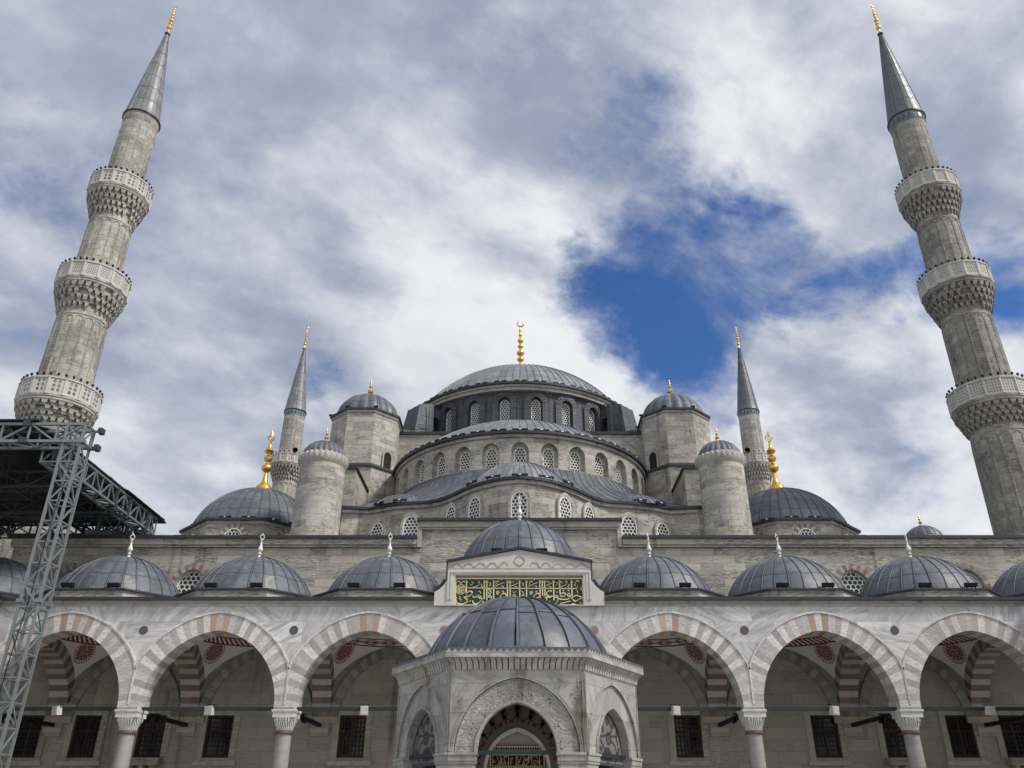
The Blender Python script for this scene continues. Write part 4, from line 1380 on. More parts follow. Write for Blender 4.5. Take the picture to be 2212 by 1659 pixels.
# pier blocks between the two arch feet are part of the rings; transverse arches towards the back wall
DB = WALL - PY - BY        # clear depth
def build_transverse(parent):
    M = MB()
    hs = DB / 2 - .05
    yc = BY + DB / 2
    for s_ in (-1, 1):
        f = lambda u, v, d, s_=s_: (s_ * (.42 - d), yc - s_ * u * -1, Z0 + v)
        ring(M, f, hs, 2.9, .62, 31, lambda k: 'band_white' if k % 2 == 0 else 'band_red', .42, .02, clip=DB / 2, soffit=True)
        pin = [(-DB / 2, 0)] + arch_curve(hs, 2.9, .30, 12) + [(DB / 2, 0), (DB / 2, 9.15 - Z0), (-DB / 2, 9.15 - Z0)]
        for tri in tessellate_polygon([[Vector((u, v, 0)) for u, v in pin]]):
            M.face([f(pin[i][0], pin[i][1], 0.0) for i in tri], 'plaster')
    # corbel on the back wall
    y1 = WALL - PY
    M.box(-.42, .42, y1 - .12, y1, 4.62, Z0, 'ashlar_inner')
    M.box(-.42, .42, y1 - .14, y1 - .12, 4.80, 5.0, 'band_white')
    return M.build('transverse_arch', parent)
tr0 = build_transverse(portico)
tr0.location = (cols[0], 0, 0)
for x in cols[1:]:
    dup(tr0, portico, (x, 0, 0))
def build_wall_arch(parent):
    M = MB()
    y1 = WALL - PY
    f = lambda u, v, d: (u, y1 - .16 + d, Z0 + v)
    hs = 2.28
    J = ring(M, f, hs, 2.98, .40, 31, lambda k: 'vous_grey' if k % 2 else 'ashlar_inner', .16, .0)
    return M.build('wall_arch', parent)
wa0 = build_wall_arch(portico)
wa0.location = (bays[0], 0, 0)
for x in bays[1:]:
    dup(wa0, portico, (x, 0, 0))
# sail vaults, painted
def build_vault(parent, m):
    M = MB()
    hx, hy = 3.05, 2.98
    R = math.hypot(hx, hy) + .02
    n = 24
    rows = [[(-hx + 2 * hx * i / n, -hy + 2 * hy * j / n, Z0 + math.sqrt(max(0, R * R - (-hx + 2 * hx * i / n) ** 2 - (-hy + 2 * hy * j / n) ** 2))) for j in range(n + 1)] for i in range(n + 1)]
    UV = [[(i / n, j / n) for j in range(n + 1)] for i in range(n + 1)]
    M.grid(rows, UV, m, True)
    return M.build('vault', parent)
va = build_vault(portico, 'vault_meander'); vb = build_vault(portico, 'vault_cartouche')
for i, x in enumerate(bays):
    k = 'b' if abs(x) < 7 else 'a'
    if i == 0:
        o = va
    elif abs(x) < 1:
        o = vb
    else:
        o = (va if k == 'a' else vb).copy(); COL.objects.link(o); o.parent = portico
    o.location = (x, BY + DB / 2, 0)
# back wall with its iron-grilled windows
WX = [(-22.5, 0), (-19.85, 0), (-16.85, 1), (-13.75, 0), (-7.66, 0), (7.72, 0), (14.0, 0), (17.25, 1), (20.2, 0), (22.65, 1)]
M = MB()
y1 = WALL - PY
hl = [[(x - .61, 3.74), (x - .61, 5.53), (x + .61, 5.53), (x + .61, 3.74)] for x, _ in WX]
door = [(-1.3, 0.3), (-1.3, 4.6), (-.7, 5.3), (0, 5.6), (.7, 5.3), (1.3, 4.6), (1.3, .3)]
low = [[(x - .8, .6), (x - .8, 2.9), (x + .8, 2.9), (x + .8, .6)] for x in (-12.2, -6.1, 6.1, 12.2)]
panel(M, lambda u, v, d: (u, y1 + d, v), [(-27, 0), (27, 0), (27, 9.25), (-27, 9.25)], hl + [door], 'ashlar_inner')
for h in hl:
    reveal(M, lambda u, v, d: (u, y1 + d, v), h, 0, .3, 'ashlar_inner', True)
reveal(M, lambda u, v, d: (u, y1 + d, v), door, 0, .5, 'marble', True)
bwall = pp(M, 'back_wall')
M = MB()
M.box(-1.3, 1.3, y1 + .45, y1 + .5, .3, 5.6, 'wood_red')
M.build('door', bwall)
def build_window(parent, balcony=False):
    M = MB()
    for x0, x1, z0, z1 in ((-.61, -.50, 3.74, 5.53), (.50, .61, 3.74, 5.53), (-.5, .5, 5.42, 5.53), (-.5, .5, 3.74, 3.86), (-.05, .05, 3.86, 5.42), (-.5, .5, 4.80, 4.90)):
        M.box(x0, x1, .10, .18, z0, z1, 'wood_red')
    o = M.build('window', parent)
    M = MB()
    M.box(-.5, .5, .165, .175, 3.86, 5.42, 'glass_dark')
    M.build('pane', o)
    M = MB()
    for i in range(7):
        x = -.52 + i * 1.04 / 6
        M.box(x - .014, x + .014, .03, .055, 3.75, 5.52, 'iron')
    for i in range(9):
        z = 3.86 + i * .195
        M.box(-.6, .6, .026, .05, z - .014, z + .014, 'iron')
    M.build('grille', o)
    M = MB()
    for x0, x1, z0, z1 in ((-.86, -.61, 3.6, 5.76), (.61, .86, 3.6, 5.76), (-.61, .61, 5.53, 5.76)):
        M.box(x0, x1, -.035, 0, z0, z1, 'stone_trim')
    for x0, x1, z0, z1 in ((-.90, -.86, 3.6, 5.80), (.86, .90, 3.6, 5.80), (-.86, .86, 5.76, 5.80)):
        M.box(x0, x1, -.06, 0, z0, z1, 'stone_trim')
    M.build('frame', o)
    M = MB()
    if balcony:
        M.box(-.75, .75, -.55, -.02, 3.42, 3.62, 'ashlar_inner')
        M.box(-.80, .80, -.60, -.02, 3.62, 3.72, 'ashlar_inner')
        for x in (-.5, 0, .5):
            M.hexa([(x - .1, -.12, 2.95), (x + .1, -.12, 2.95), (x + .1, -.0, 2.95), (x - .1, -.0, 2.95)], [(x - .1, -.5, 3.42), (x + .1, -.5, 3.42), (x + .1, 0, 3.42), (x - .1, 0, 3.42)], 'ashlar_inner')
        M.build('balcony', o)
    else:
        M.box(-.98, .98, -.10, -.002, 3.42, 3.6, 'marble_band')
        M.build('sill', o)
    return o
w0 = build_window(bwall); w1 = build_window(bwall, True)
seen = {0: False, 1: False}
for x, k in WX:
    o = (w0, w1)[k]
    if seen[k]:
        dup(o, bwall, (x, y1, 0))
    else:
        o.location = (x, y1, 0); seen[k] = True
# iron tie beams: green across the front, black towards the wall
def tie(name, a, b, m, hh=.13, t=.10):
    M = MB()
    M.beam(a, b, t, m, hh)
    return pp(M, name)
for x in bays:
    tie('tie_beam', (x - BW / 2 + .40, -.06, 5.17), (x + BW / 2 - .40, -.06, 5.17), 'green_paint')
for x in cols:
    tie('wall_tie_beam', (x, .44, 5.10), (x, WALL - PY - .1, 5.10), 'iron', .16, .14)
# domes
def irr_oct(a, e):
    return [(-e, -a), (e, -a), (a, -e), (a, e), (e, a), (-e, a), (-a, e), (-a, -e)]
def build_dome(parent, r, z0, h, zb, fin_h, seed, fin=True):
    M = MB()
    dome(M, (0, 0), z0, r, h, 28, 'lead', .032, .035, nz=14, wob=.018)
    o = M.build('dome', parent)
    M = MB()
    prism(M, irr_oct(2.90, 1.52), zb, z0 - .06, 'stone_trim')
    M.build('drum', o)
    M = MB()
    prism(M, irr_oct(2.99, 1.57), z0 - .06, z0 + .02, 'lead_trim')
    prism(M, irr_oct(2.96, 1.55), z0 + .02, z0 + .07, 'lead_trim', irr_oct(2.75, 1.4))
    M.build('eave', o)
    put_finial('white', fin_h, o, (0, 0, z0 + h - .06), rz=.9)
    return o
DY = 37.55 - PY
d0 = build_dome(portico, 2.76, 9.96, 2.1, 9.3, 1.30, 1)
xs = [BW * k for k in range(-4, 5) if k != 0]
d0.location = (xs[0], DY, 0)
for i, x in enumerate(xs[1:]):
    d = dup(d0, portico, (x, DY, 0), rz=0)
    for ch in d.children:
        if ch.name.startswith('finial'):
            ch.rotation_euler = (rad(random.uniform(-2, 2)), rad(random.uniform(-2, 2)), random.uniform(.5, 1.3))
dc = build_dome(portico, 2.75, 11.5, 2.3, 9.3, 1.40, 2)
dc.location = (0, DY, 0)
# gabled centre piece
M = MB()
GY = FY - .18
gx = 3.0
f = lambda u, v, d: (u, GY + d, v)
outl = [(-3.5, 9.07), (3.5, 9.07), (3.5, 9.62), (3.32, 9.72), (3.14, 9.90), (gx, 10.12), (gx, 10.86), (0, 11.40), (-gx, 10.86), (-gx, 10.12), (-3.14, 9.90), (-3.32, 9.72), (-3.5, 9.62)]
hole = [(-2.66, 9.10), (-2.66, 10.32), (2.66, 10.32), (2.66, 9.10)]
panel(M, f, outl, [hole], 'gable_stone')
reveal(M, f, hole, 0, .22, 'gable_stone', True)
M.face([f(-2.66, 9.10, .22), f(2.66, 9.10, .22), f(2.66, 10.32, .22), f(-2.66, 10.32, .22)], 'gable_stone')
n = len(outl)
for i in range(n):
    a, b = outl[i], outl[(i + 1) % n]
    M.face([f(*a, 0), f(*a, 1.6), f(*b, 1.6), f(*b, 0)], 'marble_band')
M.face([f(u, v, 1.6) for u, v in outl], 'marble_band')
# frame mouldings
for (x0, x1, z0, z1, p) in ((-2.98, 2.98, 10.42, 10.50, .05), (-2.98, -2.90, 9.3, 10.42, .05), (2.90, 2.98, 9.3, 10.42, .05), (-2.86, -2.78, 9.3, 10.36, .03), (2.78, 2.86, 9.3, 10.36, .03), (-2.78, 2.78, 10.36, 10.40, .03)):
    M.box(x0, x1, GY - p, GY, z0, z1, 'gable_stone')
gable = pp(M, 'gable')
M = MB()
tri = [(-2.75, 10.60), (2.75, 10.60), (2.75, 10.76), (0, 11.24), (-2.75, 10.76)]
M.hexa([f(u, v, -.02) for u, v in tri], [f(u, v, 0.0) for u, v in tri], 'carved_gable')
def ribbon(M, pts, width, fm_, m, nib=None, thick=.02, sub=6, close=False):
    """brush stroke along a smooth curve through pts, laid on the plane fm_(u,v,d); a broad nib gives thick and thin"""
    P = [Vector((p[0], p[1], 0)) for p in pts]
    C = []
    if len(P) == 2:
        C = [P[0].lerp(P[1], i / sub) for i in range(sub + 1)]
    else:
        for i in range(len(P) - 1):
            p0 = P[max(i - 1, 0)]; p1 = P[i]; p2 = P[i + 1]; p3 = P[min(i + 2, len(P) - 1)]
            for q in range(sub):
                t = q / sub
                C.append(.5 * ((2 * p1) + (p2 - p0) * t + (2 * p0 - 5 * p1 + 4 * p2 - p3) * t * t + (-p0 + 3 * p1 - 3 * p2 + p3) * t ** 3))
        C.append(P[-1])
    L = []; R = []
    for i, p in enumerate(C):
        d = (C[min(i + 1, len(C) - 1)] - C[max(i - 1, 0)])
        if d.length < 1e-9:
            d = Vector((1, 0, 0))
        d.normalize()
        wd = width / 2
        if nib is not None:
            ang = math.atan2(d.y, d.x) - nib
            wd *= .38 + .62 * abs(math.sin(ang))
        if not close and i in (0, len(C) - 1):
            wd *= .55
        nrm = Vector((-d.y, d.x, 0)) * wd
        L.append(p + nrm); R.append(p - nrm)
    for i in range(len(C) - 1):
        M.face([fm_(R[i].x, R[i].y, -thick), fm_(R[i + 1].x, R[i + 1].y, -thick), fm_(L[i + 1].x, L[i + 1].y, -thick), fm_(L[i].x, L[i].y, -thick)], m)
for s_ in (-1, 1):
    for q in range(5):
        bx_ = s_ * (.45 + q * .5)
        ribbon(M, [(bx_, 10.70), (bx_ + s_ * .12, 10.84 - q * .015), (bx_ + s_ * .3, 10.80 - q * .015), (bx_ + s_ * .36, 10.68), (bx_ + s_ * .5, 10.66)], .05, f, 'stone_trim', thick=.035)
ribbon(M, [(0, 10.68), (.22, 10.9), (0, 11.12), (-.22, 10.9), (0, 10.68)], .05, f, 'stone_trim', thick=.035)
M.build('carving', gable)
M = MB()
for a, b in (((-3.06, 10.84), (0, 11.42)), ((0, 11.42), (3.06, 10.84))):
    M.hexa([f(a[0], a[1], -.12), f(b[0], b[1], -.12), f(b[0], b[1], 1.7), f(a[0], a[1], 1.7)], [f(a[0], a[1] + .10, -.12), f(b[0], b[1] + .10, -.12), f(b[0], b[1] + .10, 1.7), f(a[0], a[1] + .10, 1.7)], 'lead_trim')
for s_ in (-1, 1):
    q = [(3.5, 9.62), (3.32, 9.72), (3.14, 9.90), (3.02, 10.12), (3.02, 10.86)]
    for i in range(4):
        M.beam(f(s_ * q[i][0], q[i][1], .1), f(s_ * q[i + 1][0], q[i + 1][1], .1), .05, 'lead_trim', .3)
M.build('coping', gable)

# side wings running towards the viewer (only their near ends by the corner show)
for s_ in (-1, 1):
    wing = thing('side_portico', 'short stretch of marble arcade turning towards the viewer at the %s corner of the courtyard' % ('left' if s_ < 0 else 'right'), 'portico', (21.35 * s_, PY, 0), rz=(PI / 2 if s_ < 0 else -PI / 2))
    # local x runs along the wing, local -y faces the court
    sgn = -1 if s_ < 0 else 1
    for k in range(2):
        xc = (-1 if s_ < 0 else 1) * (BW / 2 + BW * k)
        a = arch0.copy(); COL.objects.link(a); a.parent = wing; a.location = (xc, .45, 0)
        c_ = dup(col0, wing, ((-1 if s_ < 0 else 1) * BW * (k + 1), .45, 0))
    M = MB()
    for k in range(2):
        xc = (-1 if s_ < 0 else 1) * (BW / 2 + BW * k)
        panel(M, lambda u, v, d, xc=xc: (xc + u, 0, Z0 + v), poly, [], 'marble', xc + 90)
        M.box(xc - 3.05, xc + 3.05, .02, .9, 8.95, 9.07, 'marble')
    M.build('spandrel_wall', wing)
    M = MB()
    x0, x1 = sorted((.3 * sgn, 12.2 * sgn))
    M.box(x0, x1, -.03, .9, 9.07, 9.20, 'marble_band')
    M.box(x0, x1, -.10, .9, 9.20, 9.29, 'marble_band')
    M.build('cornice', wing)
    M = MB()
    x0, x1 = sorted((.22 * sgn, 12.2 * sgn))
    M.box(x0, x1, -.22, 6.0, 9.293, 9.418, 'lead_trim')
    M.build('roof', wing)
    M = MB()
    x0, x1 = sorted((0, 12.2 * sgn))
    M.box(x0, x1, 6.0, 6.3, 0, 9.25, 'ashlar_inner')
    M.build('back_wall', wing)

# ------------------------------------------------------------------ calligraphy panel
sign = thing('inscription_panel', 'dark green panel with gilded arabic calligraphy set under the small marble gable', 'sign', (0, PY + GY + .2, 9.12))
sf = lambda u, v, d: (u, d, v)
W_, H_ = 5.26, 1.08
M = MB()
M.box(-W_ / 2, W_ / 2, -.05, 0, 0, H_, 'panel_green')
M.build('board', sign)
M = MB()
for x0, x1, z0, z1 in ((-W_ / 2 - .03, W_ / 2 + .03, -.03, .015), (-W_ / 2 - .03, W_ / 2 + .03, H_ - .015, H_ + .03), (-W_ / 2 - .03, -W_ / 2 + .015, .015, H_ - .015), (W_ / 2 - .015, W_ / 2 + .03, .015, H_ - .015)):
    M.box(x0, x1, -.09, -.0, z0, z1, 'gilt')
M.build('frame', sign)
M = MB()
def q_(u, v):
    return ((u - 1103) / 2008 * W_, (530 - v) / 420 * H_)
def st(w_, *pts, nib=.9):
    ribbon(M, [q_(*p) for p in pts], w_ * .70 / 2008 * W_, lambda u, v, d: sf(u, v, d - .055), 'gilt', nib, thick=.012)
V = 26
for x, y0, y1_ in ((265, 128, 400), (548, 128, 440), (590, 128, 460), (697, 128, 425), (915, 128, 430), (958, 128, 440), (1110, 128, 440), (1217, 128, 425), (1430, 128, 420), (1470, 128, 385), (1507, 128, 400), (1648, 128, 462), (1745, 128, 360), (1935, 128, 450)):
    st(V, (x - 6, y0), (x, (y0 + y1_) / 2), (x + 2, y1_), nib=0)
    st(20, (x - 4, y0 + 3), (x + 8, y0 + 22), (x + 17, y0 + 48), nib=0)
st(17, (280, 256), (700, 262), (1200, 264), (1700, 266), (1960, 268), (2020, 255), (2034, 205), nib=1.57)
st(30, (1955, 398), (2000, 378), (2050, 392), (2092, 412), (2040, 440), (1990, 470), (1950, 448), (1935, 430))
st(26, (1900, 352), (1872, 345), (1862, 372), (1888, 388), (1906, 365), (1900, 410), (1850, 440), (1760, 440), (1722, 425))
st(26, (1745, 385), (1770, 345), (1815, 340), (1835, 365), (1800, 392), (1750, 395))
st(26, (1712, 392), (1690, 378), (1672, 398), (1692, 415), (1714, 400), (1712, 450), (1680, 500), (1630, 520), (1585, 500), (1578, 465))
st(22, (1745, 505), (1820, 490), (1910, 466))
st(26, (1620, 308), (1570, 305), (1536, 335), (1545, 375), (1590, 395), (1640, 388))
st(26, (1500, 385), (1530, 405), (1600, 408))
st(26, (1495, 395), (1535, 425), (1530, 465), (1495, 482), (1462, 455))
for dx in (0, -528):
    st(28, (1330 + dx, 425), (1340 + dx, 380), (1385 + dx, 345), (1425 + dx, 365), (1405 + dx, 405), (1340 + dx, 428))
    st(26, (1425 + dx, 425), (1350 + dx, 442), (1270 + dx, 440), (1222 + dx, 425))
    for k in range(3):
        st(15, (1272 + dx + 18 * k, 305), (1274 + dx + 18 * k, 350), nib=0)
    st(15, (1270 + dx, 350), (1292 + dx, 362), (1312 + dx, 348))
    st(14, (1350 + dx, 320), (1375 + dx, 308), (1385 + dx, 325), (1360 + dx, 338))
    st(22, (1247 + dx, 232), (1320 + dx, 198), (1402 + dx, 165))
    st(24, (1257 + dx, 205), (1275 + dx, 165), (1262 + dx, 152), (1300 + dx, 150), (1312 + dx, 165))
    st(18, (1345 + dx, 225), (1370 + dx, 228), (1385 + dx, 250))
st(26, (1180, 378), (1158, 368), (1146, 392), (1168, 408), (1188, 392), (1200, 430), (1225, 440))
st(16, (1145, 305), (1160, 330), (1170, 355))
st(26, (1035, 378), (1012, 368), (1000, 392), (1022, 408), (1042, 392), (1050, 425), (1040, 460))
st(16, (1005, 318), (1022, 335), (1035, 322), (1055, 318))
st(22, (975, 226), (1030, 205), (1086, 175))
st(16, (990, 150), (1012, 165), (1020, 140), (1000, 185))
st(16, (1020, 245), (1045, 235), (1070, 248))
st(26, (655, 385), (632, 370), (618, 392), (640, 412), (664, 395), (664, 440), (630, 490), (580, 515), (540, 500), (528, 465))
st(20, (600, 268), (640, 300), (660, 330), (640, 352), (618, 335), (640, 290), (690, 265))
st(26, (505, 402), (482, 390), (468, 410), (490, 428), (512, 412), (508, 455), (460, 500), (405, 512), (375, 490), (372, 455))
st(22, (455, 365), (452, 395), (425, 400), (418, 370), (415, 400), (385, 408), (365, 385))
st(28, (262, 390), (275, 340), (320, 310), (358, 325), (340, 370), (280, 398), (225, 400))
st(28, (225, 405), (265, 430), (285, 455), (250, 495), (185, 515), (125, 495), (105, 450), (118, 405))
st(16, (150, 395), (172, 410), (155, 430), (185, 445), (178, 475))
st(14, (265, 510), (300, 480), (350, 460))
st(16, (335, 158), (372, 172), (360, 195), (318, 214))
st(17, (470, 150), (450, 160), (462, 178), (480, 165), (465, 205), (420, 232), (370, 246))
st(14, (490, 200), (512, 215), (500, 235), (530, 248))
st(15, (455, 315), (485, 320), (495, 345))
for u, v in ((640, 178), (640, 212), (1163, 182), (1163, 213), (1803, 302), (1882, 300), (1985, 212), (820, 122), (1062, 122), (1340, 122)):
    st(26, (u - 12, v), (u + 12, v), nib=1.57)
st(22, (1530, 216), (1580, 198), (1625, 178))
st(18, (1540, 150), (1575, 160), (1585, 180)); st(14, (1565, 240), (1590, 235), (1615, 248))
st(16, (1690, 165), (1712, 185), (1680, 212)); st(15, (1690, 312), (1700, 330), (1712, 318))
st(17, (1865, 140), (1838, 148), (1848, 168), (1868, 155), (1850, 195), (1805, 225), (1760, 240)); st(14, (1770, 150), (1790, 165), (1775, 200))
st(15, (1880, 200), (1895, 215), (1870, 235), (1895, 250))
st(24, (1990, 190), (2005, 155), (2022, 140), (2055, 160)); st(16, (2010, 290), (2025, 320), (2030, 355))
st(14, (2075, 480), (2050, 490), (2080, 500), (2058, 515))
st(26, (1920, 520), (1945, 512), (1985, 522)); st(26, (2092, 235), (2080, 262), (2095, 300))
st(26, (110, 160), (145, 150), (172, 190)); st(26, (240, 160), (205, 152), (178, 190))
M.build('lettering', sign)
M = MB()
cx, cy = 176, 280
st2 = [(cx + 76 * math.cos(2 * PI * k / 16), cy + 78 * math.sin(2 * PI * k / 16)) for k in range(17)]
st(12, *st2, nib=None)
for k in range(5):
    yy = cy - 48 + k * 24
    hw = math.sqrt(max(0, 66 ** 2 - (yy - cy) ** 2))
    st(13, *[(cx - hw + 2 * hw * q / 8, yy + (9 if q % 2 else -9)) for q in range(9)], nib=.9)
for k in range(4):
    st(11, (cx - 42 + 28 * k, cy - 48), (cx - 38 + 28 * k, cy + 48), nib=0)
M.build('roundel', sign)

# ------------------------------------------------------------------ ablution fountain
FC = (0, 19.29)
fountain = thing('fountain', 'hexagonal carved marble ablution fountain pavilion with big lead dome in the middle of the courtyard', 'fountain', (*FC, 0))
AP = 2.286
def hexpoly(ap):
    R = ap / math.cos(PI / 6)
    return [(R * math.cos(rad(-120 + 60 * k)), R * math.sin(rad(-120 + 60 * k))) for k in range(6)]
def fp(M, name, parent=None):
    return M.build(name, parent or fountain)
SIDE = 2 * AP * math.tan(PI / 6)
def fface(k, ap=AP):
    a = rad(-90 + 60 * k)
    n_ = Vector((math.cos(a), math.sin(a), 0)); t_ = Vector((-n_.y, n_.x, 0))
    return lambda u, v, d: tuple(n_ * (ap - d) + t_ * u + Vector((0, 0, v)))
IMP = 2.60
for k in range(6):
    f = fface(k)
    front = (k == 0)
    M = MB()
    op_ = [(-.76, 0)] + [(u, v + IMP) for u, v in arch_curve(.76, .88, 0, 12)] + [(.76, 0)]
    mold_o = [(u, v + IMP) for u, v in arch_curve(1.225, 1.37, 0, 14)]
    outer_ = [(-SIDE / 2, IMP), (-1.225, IMP)] + mold_o[1:-1] + [(1.225, IMP), (SIDE / 2, IMP), (SIDE / 2, 4.12), (-SIDE / 2, 4.12)]
    panel(M, f, outer_, [], 'marble_fountain', k * 5.3)
    # recessed ring of voussoirs inside the moulding
    ring(M, lambda u, v, d: f(u, v + IMP, d + .03), .76, .88, .44, 15, lambda q: 'marble_carved' if front else 'marble_fountain', .20, 0.0)
    ringo = [(u, v + IMP) for u, v in arch_curve(.76, .88, .44, 14)]
    for i in range(len(mold_o) - 1):
        M.face([f(*ringo[i], .03), f(*ringo[i + 1], .03), f(*mold_o[i + 1], .03), f(*mold_o[i], .03)][::-1], 'marble_carved' if front else 'marble_fountain', uv=[ringo[i], ringo[i + 1], mold_o[i + 1], mold_o[i]][::-1])
        M.face([f(*mold_o[i], .03), f(*mold_o[i + 1], .03), f(*mold_o[i + 1], 0), f(*mold_o[i], 0)], 'marble_fountain')
    M.face([f(-SIDE / 2 + .15, IMP, .42), f(-SIDE / 2 + .15, 4.1, .42), f(SIDE / 2 - .15, 4.1, .42), f(SIDE / 2 - .15, IMP, .42)], 'marble_fountain') if False else None
    inn_ = [(-1.1, IMP)] + [(u, v + IMP) for u, v in arch_curve(.76, .88, 0, 12)] + [(1.1, IMP), (1.1, 4.1), (-1.1, 4.1)]
    for tri in tessellate_polygon([[Vector((u, v, 0)) for u, v in inn_]]):
        M.face([f(*inn_[i], .23) for i in tri], 'marble_fountain')
    face_o = fp(M, 'arch_wall')
    # mouldings: double roll round the arch, thin inner roll, border lines
    M = MB()
    for off, dd, w_ in ((0.0, -.012, .03), (.035, -.01, .022), (-.045, .02, .018)):
        c_ = [(u, v + IMP) for u, v in arch_curve(1.225, 1.37, off, 14)]
        for i in range(len(c_) - 1):
            M.beam(f(*c_[i], dd), f(*c_[i + 1], dd), w_, 'marble_fountain', w_)
    c_ = [(u, v + IMP) for u, v in arch_curve(.76, .88, .035, 12)]
    for i in range(len(c_) - 1):
        M.beam(f(*c_[i], .01), f(*c_[i + 1], .01), .05, 'marble_fountain', .05)
    for s_ in (-1, 1):
        M.beam(f(s_ * 1.29, IMP + .02, -.012), f(s_ * 1.29, 4.04, -.012), .025, 'marble_fountain', .025)
    M.build('moulding', face_o)
    if front:
        # carved arabesques in low relief: spandrels and voussoirs
        M = MB()
        rr = random.Random(5)
        def curl(cx, cy, r_, a0, turns, sgn, wd, d):
            pts = []
            for q in range(15):
                t = q / 14
                a = a0 + sgn * turns * 2 * PI * t
                pts.append((cx + r_ * (1 - .75 * t) * math.cos(a), cy + r_ * (1 - .75 * t) * math.sin(a)))
            ribbon(M, pts, wd, lambda u, v, dd: f(u, v, d), 'marble_fountain', thick=0, sub=2)
        cA, RA = arch_geo(.76, .88)
        for q in range(30):
            t = (q + .5) / 30
            for lay, ro in enumerate((.10, .21, .32)):
                ph = PI * (.03 + .94 * t)
                cx = -cA * (1 if ph < PI / 2 else -1)
                ang = ph if ph < PI / 2 else ph
                xx = cx + (RA + ro) * math.cos(ang); zz = IMP + (RA + ro) * math.sin(ang)
                if abs(xx) < .05:
                    continue
                curl(xx + rr.uniform(-.02, .02), zz + rr.uniform(-.02, .02), rr.uniform(.05, .075), rr.uniform(0, 6.28), rr.uniform(.7, 1.3), rr.choice((-1, 1)), .016, .012)
        for s_ in (-1, 1):
            for q in range(26):
                u = rr.uniform(.6, 1.24); v = rr.uniform(3.2, 3.98)
                cc, RR = arch_geo(1.225, 1.37)
                if math.hypot(u + cc, v - IMP) < RR + .13:
                    continue
                curl(s_ * u, v, rr.uniform(.05, .09), rr.uniform(0, 6.28), rr.uniform(.7, 1.3), s_, .016, -.014)
        M.build('carving', face_o)
    # pillars with impost mouldings under the arch feet
    for s_ in (-1, 1):
        M = MB()
        a, b = sorted((s_ * .76, s_ * SIDE / 2))
        def bx(u0, u1, v0, v1, d0, d1):
            M.hexa([f(u0, v0, d0), f(u1, v0, d0), f(u1, v0, d1), f(u0, v0, d1)], [f(u0, v1, d0), f(u1, v1, d0), f(u1, v1, d1), f(u0, v1, d1)], 'marble_fountain')
        a2, b2 = (a + .04, b) if s_ > 0 else (a, b - .04)
        bx(a2, b2, 0, 2.40, .0, .40)
        a2, b2 = (a + .015, b) if s_ > 0 else (a, b - .015)
        bx(a2, b2, 2.40, 2.45, -.02, .42)
        bx(a2, b2, 2.45, 2.55, -.035, .43)
        a2, b2 = (a - .01, b) if s_ > 0 else (a, b + .01)
        bx(a2, b2, 2.55, 2.598, -.055, .44)
        M.build('pillar', face_o)
    M = MB()
    M.beam(f(-.78, 2.60, .12), f(.78, 2.60, .12), .05, 'green_paint', .075)
    M.build('tie_beam', face_o)
    # painted side panel deep in the other arches
    if k in (1, 5, 2, 4):
        M = MB()
        inn_ = [(-.72, 2.42), (.72, 2.42)] + [(u, v + IMP) for u, v in reversed(arch_curve(.72, .84, 0, 12))]
        M.face([f(u, v, .15) for u, v in inn_], 'old_paint', uv=inn_)
        o = M.build('painted_panel', face_o)
        M = MB()
        dd = .142
        def stm(wd, *pts, m='flower_dark'):
            ribbon(M, pts, wd, lambda u, v, d: f(u, v, dd), m, thick=0, sub=6)
        brd = [(u, v + IMP) for u, v in arch_curve(.69, .81, 0, 12)]
        stm(.05, *brd)
        stm(.05, (-.7, 2.44), (.7, 2.44))
        sg = 1 if k in (1, 2) else -1
        def S(x):
            return x * sg
        stm(.045, (S(-.52), 2.50), (S(-.60), 2.70), (S(-.42), 2.92), (S(-.10), 2.98), (S(.20), 3.06), (S(.18), 3.20), (S(-.02), 3.32))
        stm(.03, (S(-.05), 2.62), (S(-.22), 2.78), (S(-.36), 2.9))
        stm(.03, (S(.30), 2.46), (S(.42), 2.60), (S(.36), 2.80), (S(.12), 2.90))
        stm(.03, (S(.12), 2.98), (S(.42), 2.98), (S(.50), 2.82))
        for q in range(13):                     # carnation fan
            a = rad(-20 + 220 * q / 12)
            stm(.055, (S(-.02) + .06 * math.cos(a), 2.58 + .05 * math.sin(a)), (S(-.02) + .21 * math.cos(a), 2.58 + .19 * math.sin(a)))
        stm(.12, (S(-.02), 2.47), (S(-.02), 2.62))
        for (cx, cy, r_) in ((S(.06), 2.93, .13), (S(.02), 3.26, .08)):
            for q in range(8):
                a = 2 * PI * q / 8 + .2
                stm(r_ * .55, (cx + r_ * .5 * math.cos(a), cy + r_ * .5 * math.sin(a)), (cx + r_ * math.cos(a), cy + r_ * math.sin(a)))
            stm(r_ * .5, (cx - r_ * .2, cy), (cx + r_ * .2, cy))
        for (cx, cy, a, l_) in ((-.56, 2.62, 2.4, .14), (-.50, 2.86, 1.9, .16), (.46, 2.66, .5, .15), (.44, 3.0, .9, .16), (-.2, 3.04, 1.9, .15), (.26, 3.16, .7, .12), (-.34, 2.56, .4, .12), (-.38, 2.74, -.4, .12)):
            stm(.085, (S(cx), cy), (S(cx + l_ * .5 * math.cos(a)), cy + l_ * .5 * math.sin(a)), (S(cx + l_ * math.cos(a + .4)), cy + l_ * math.sin(a + .4)))
        M.build('flowers', o)
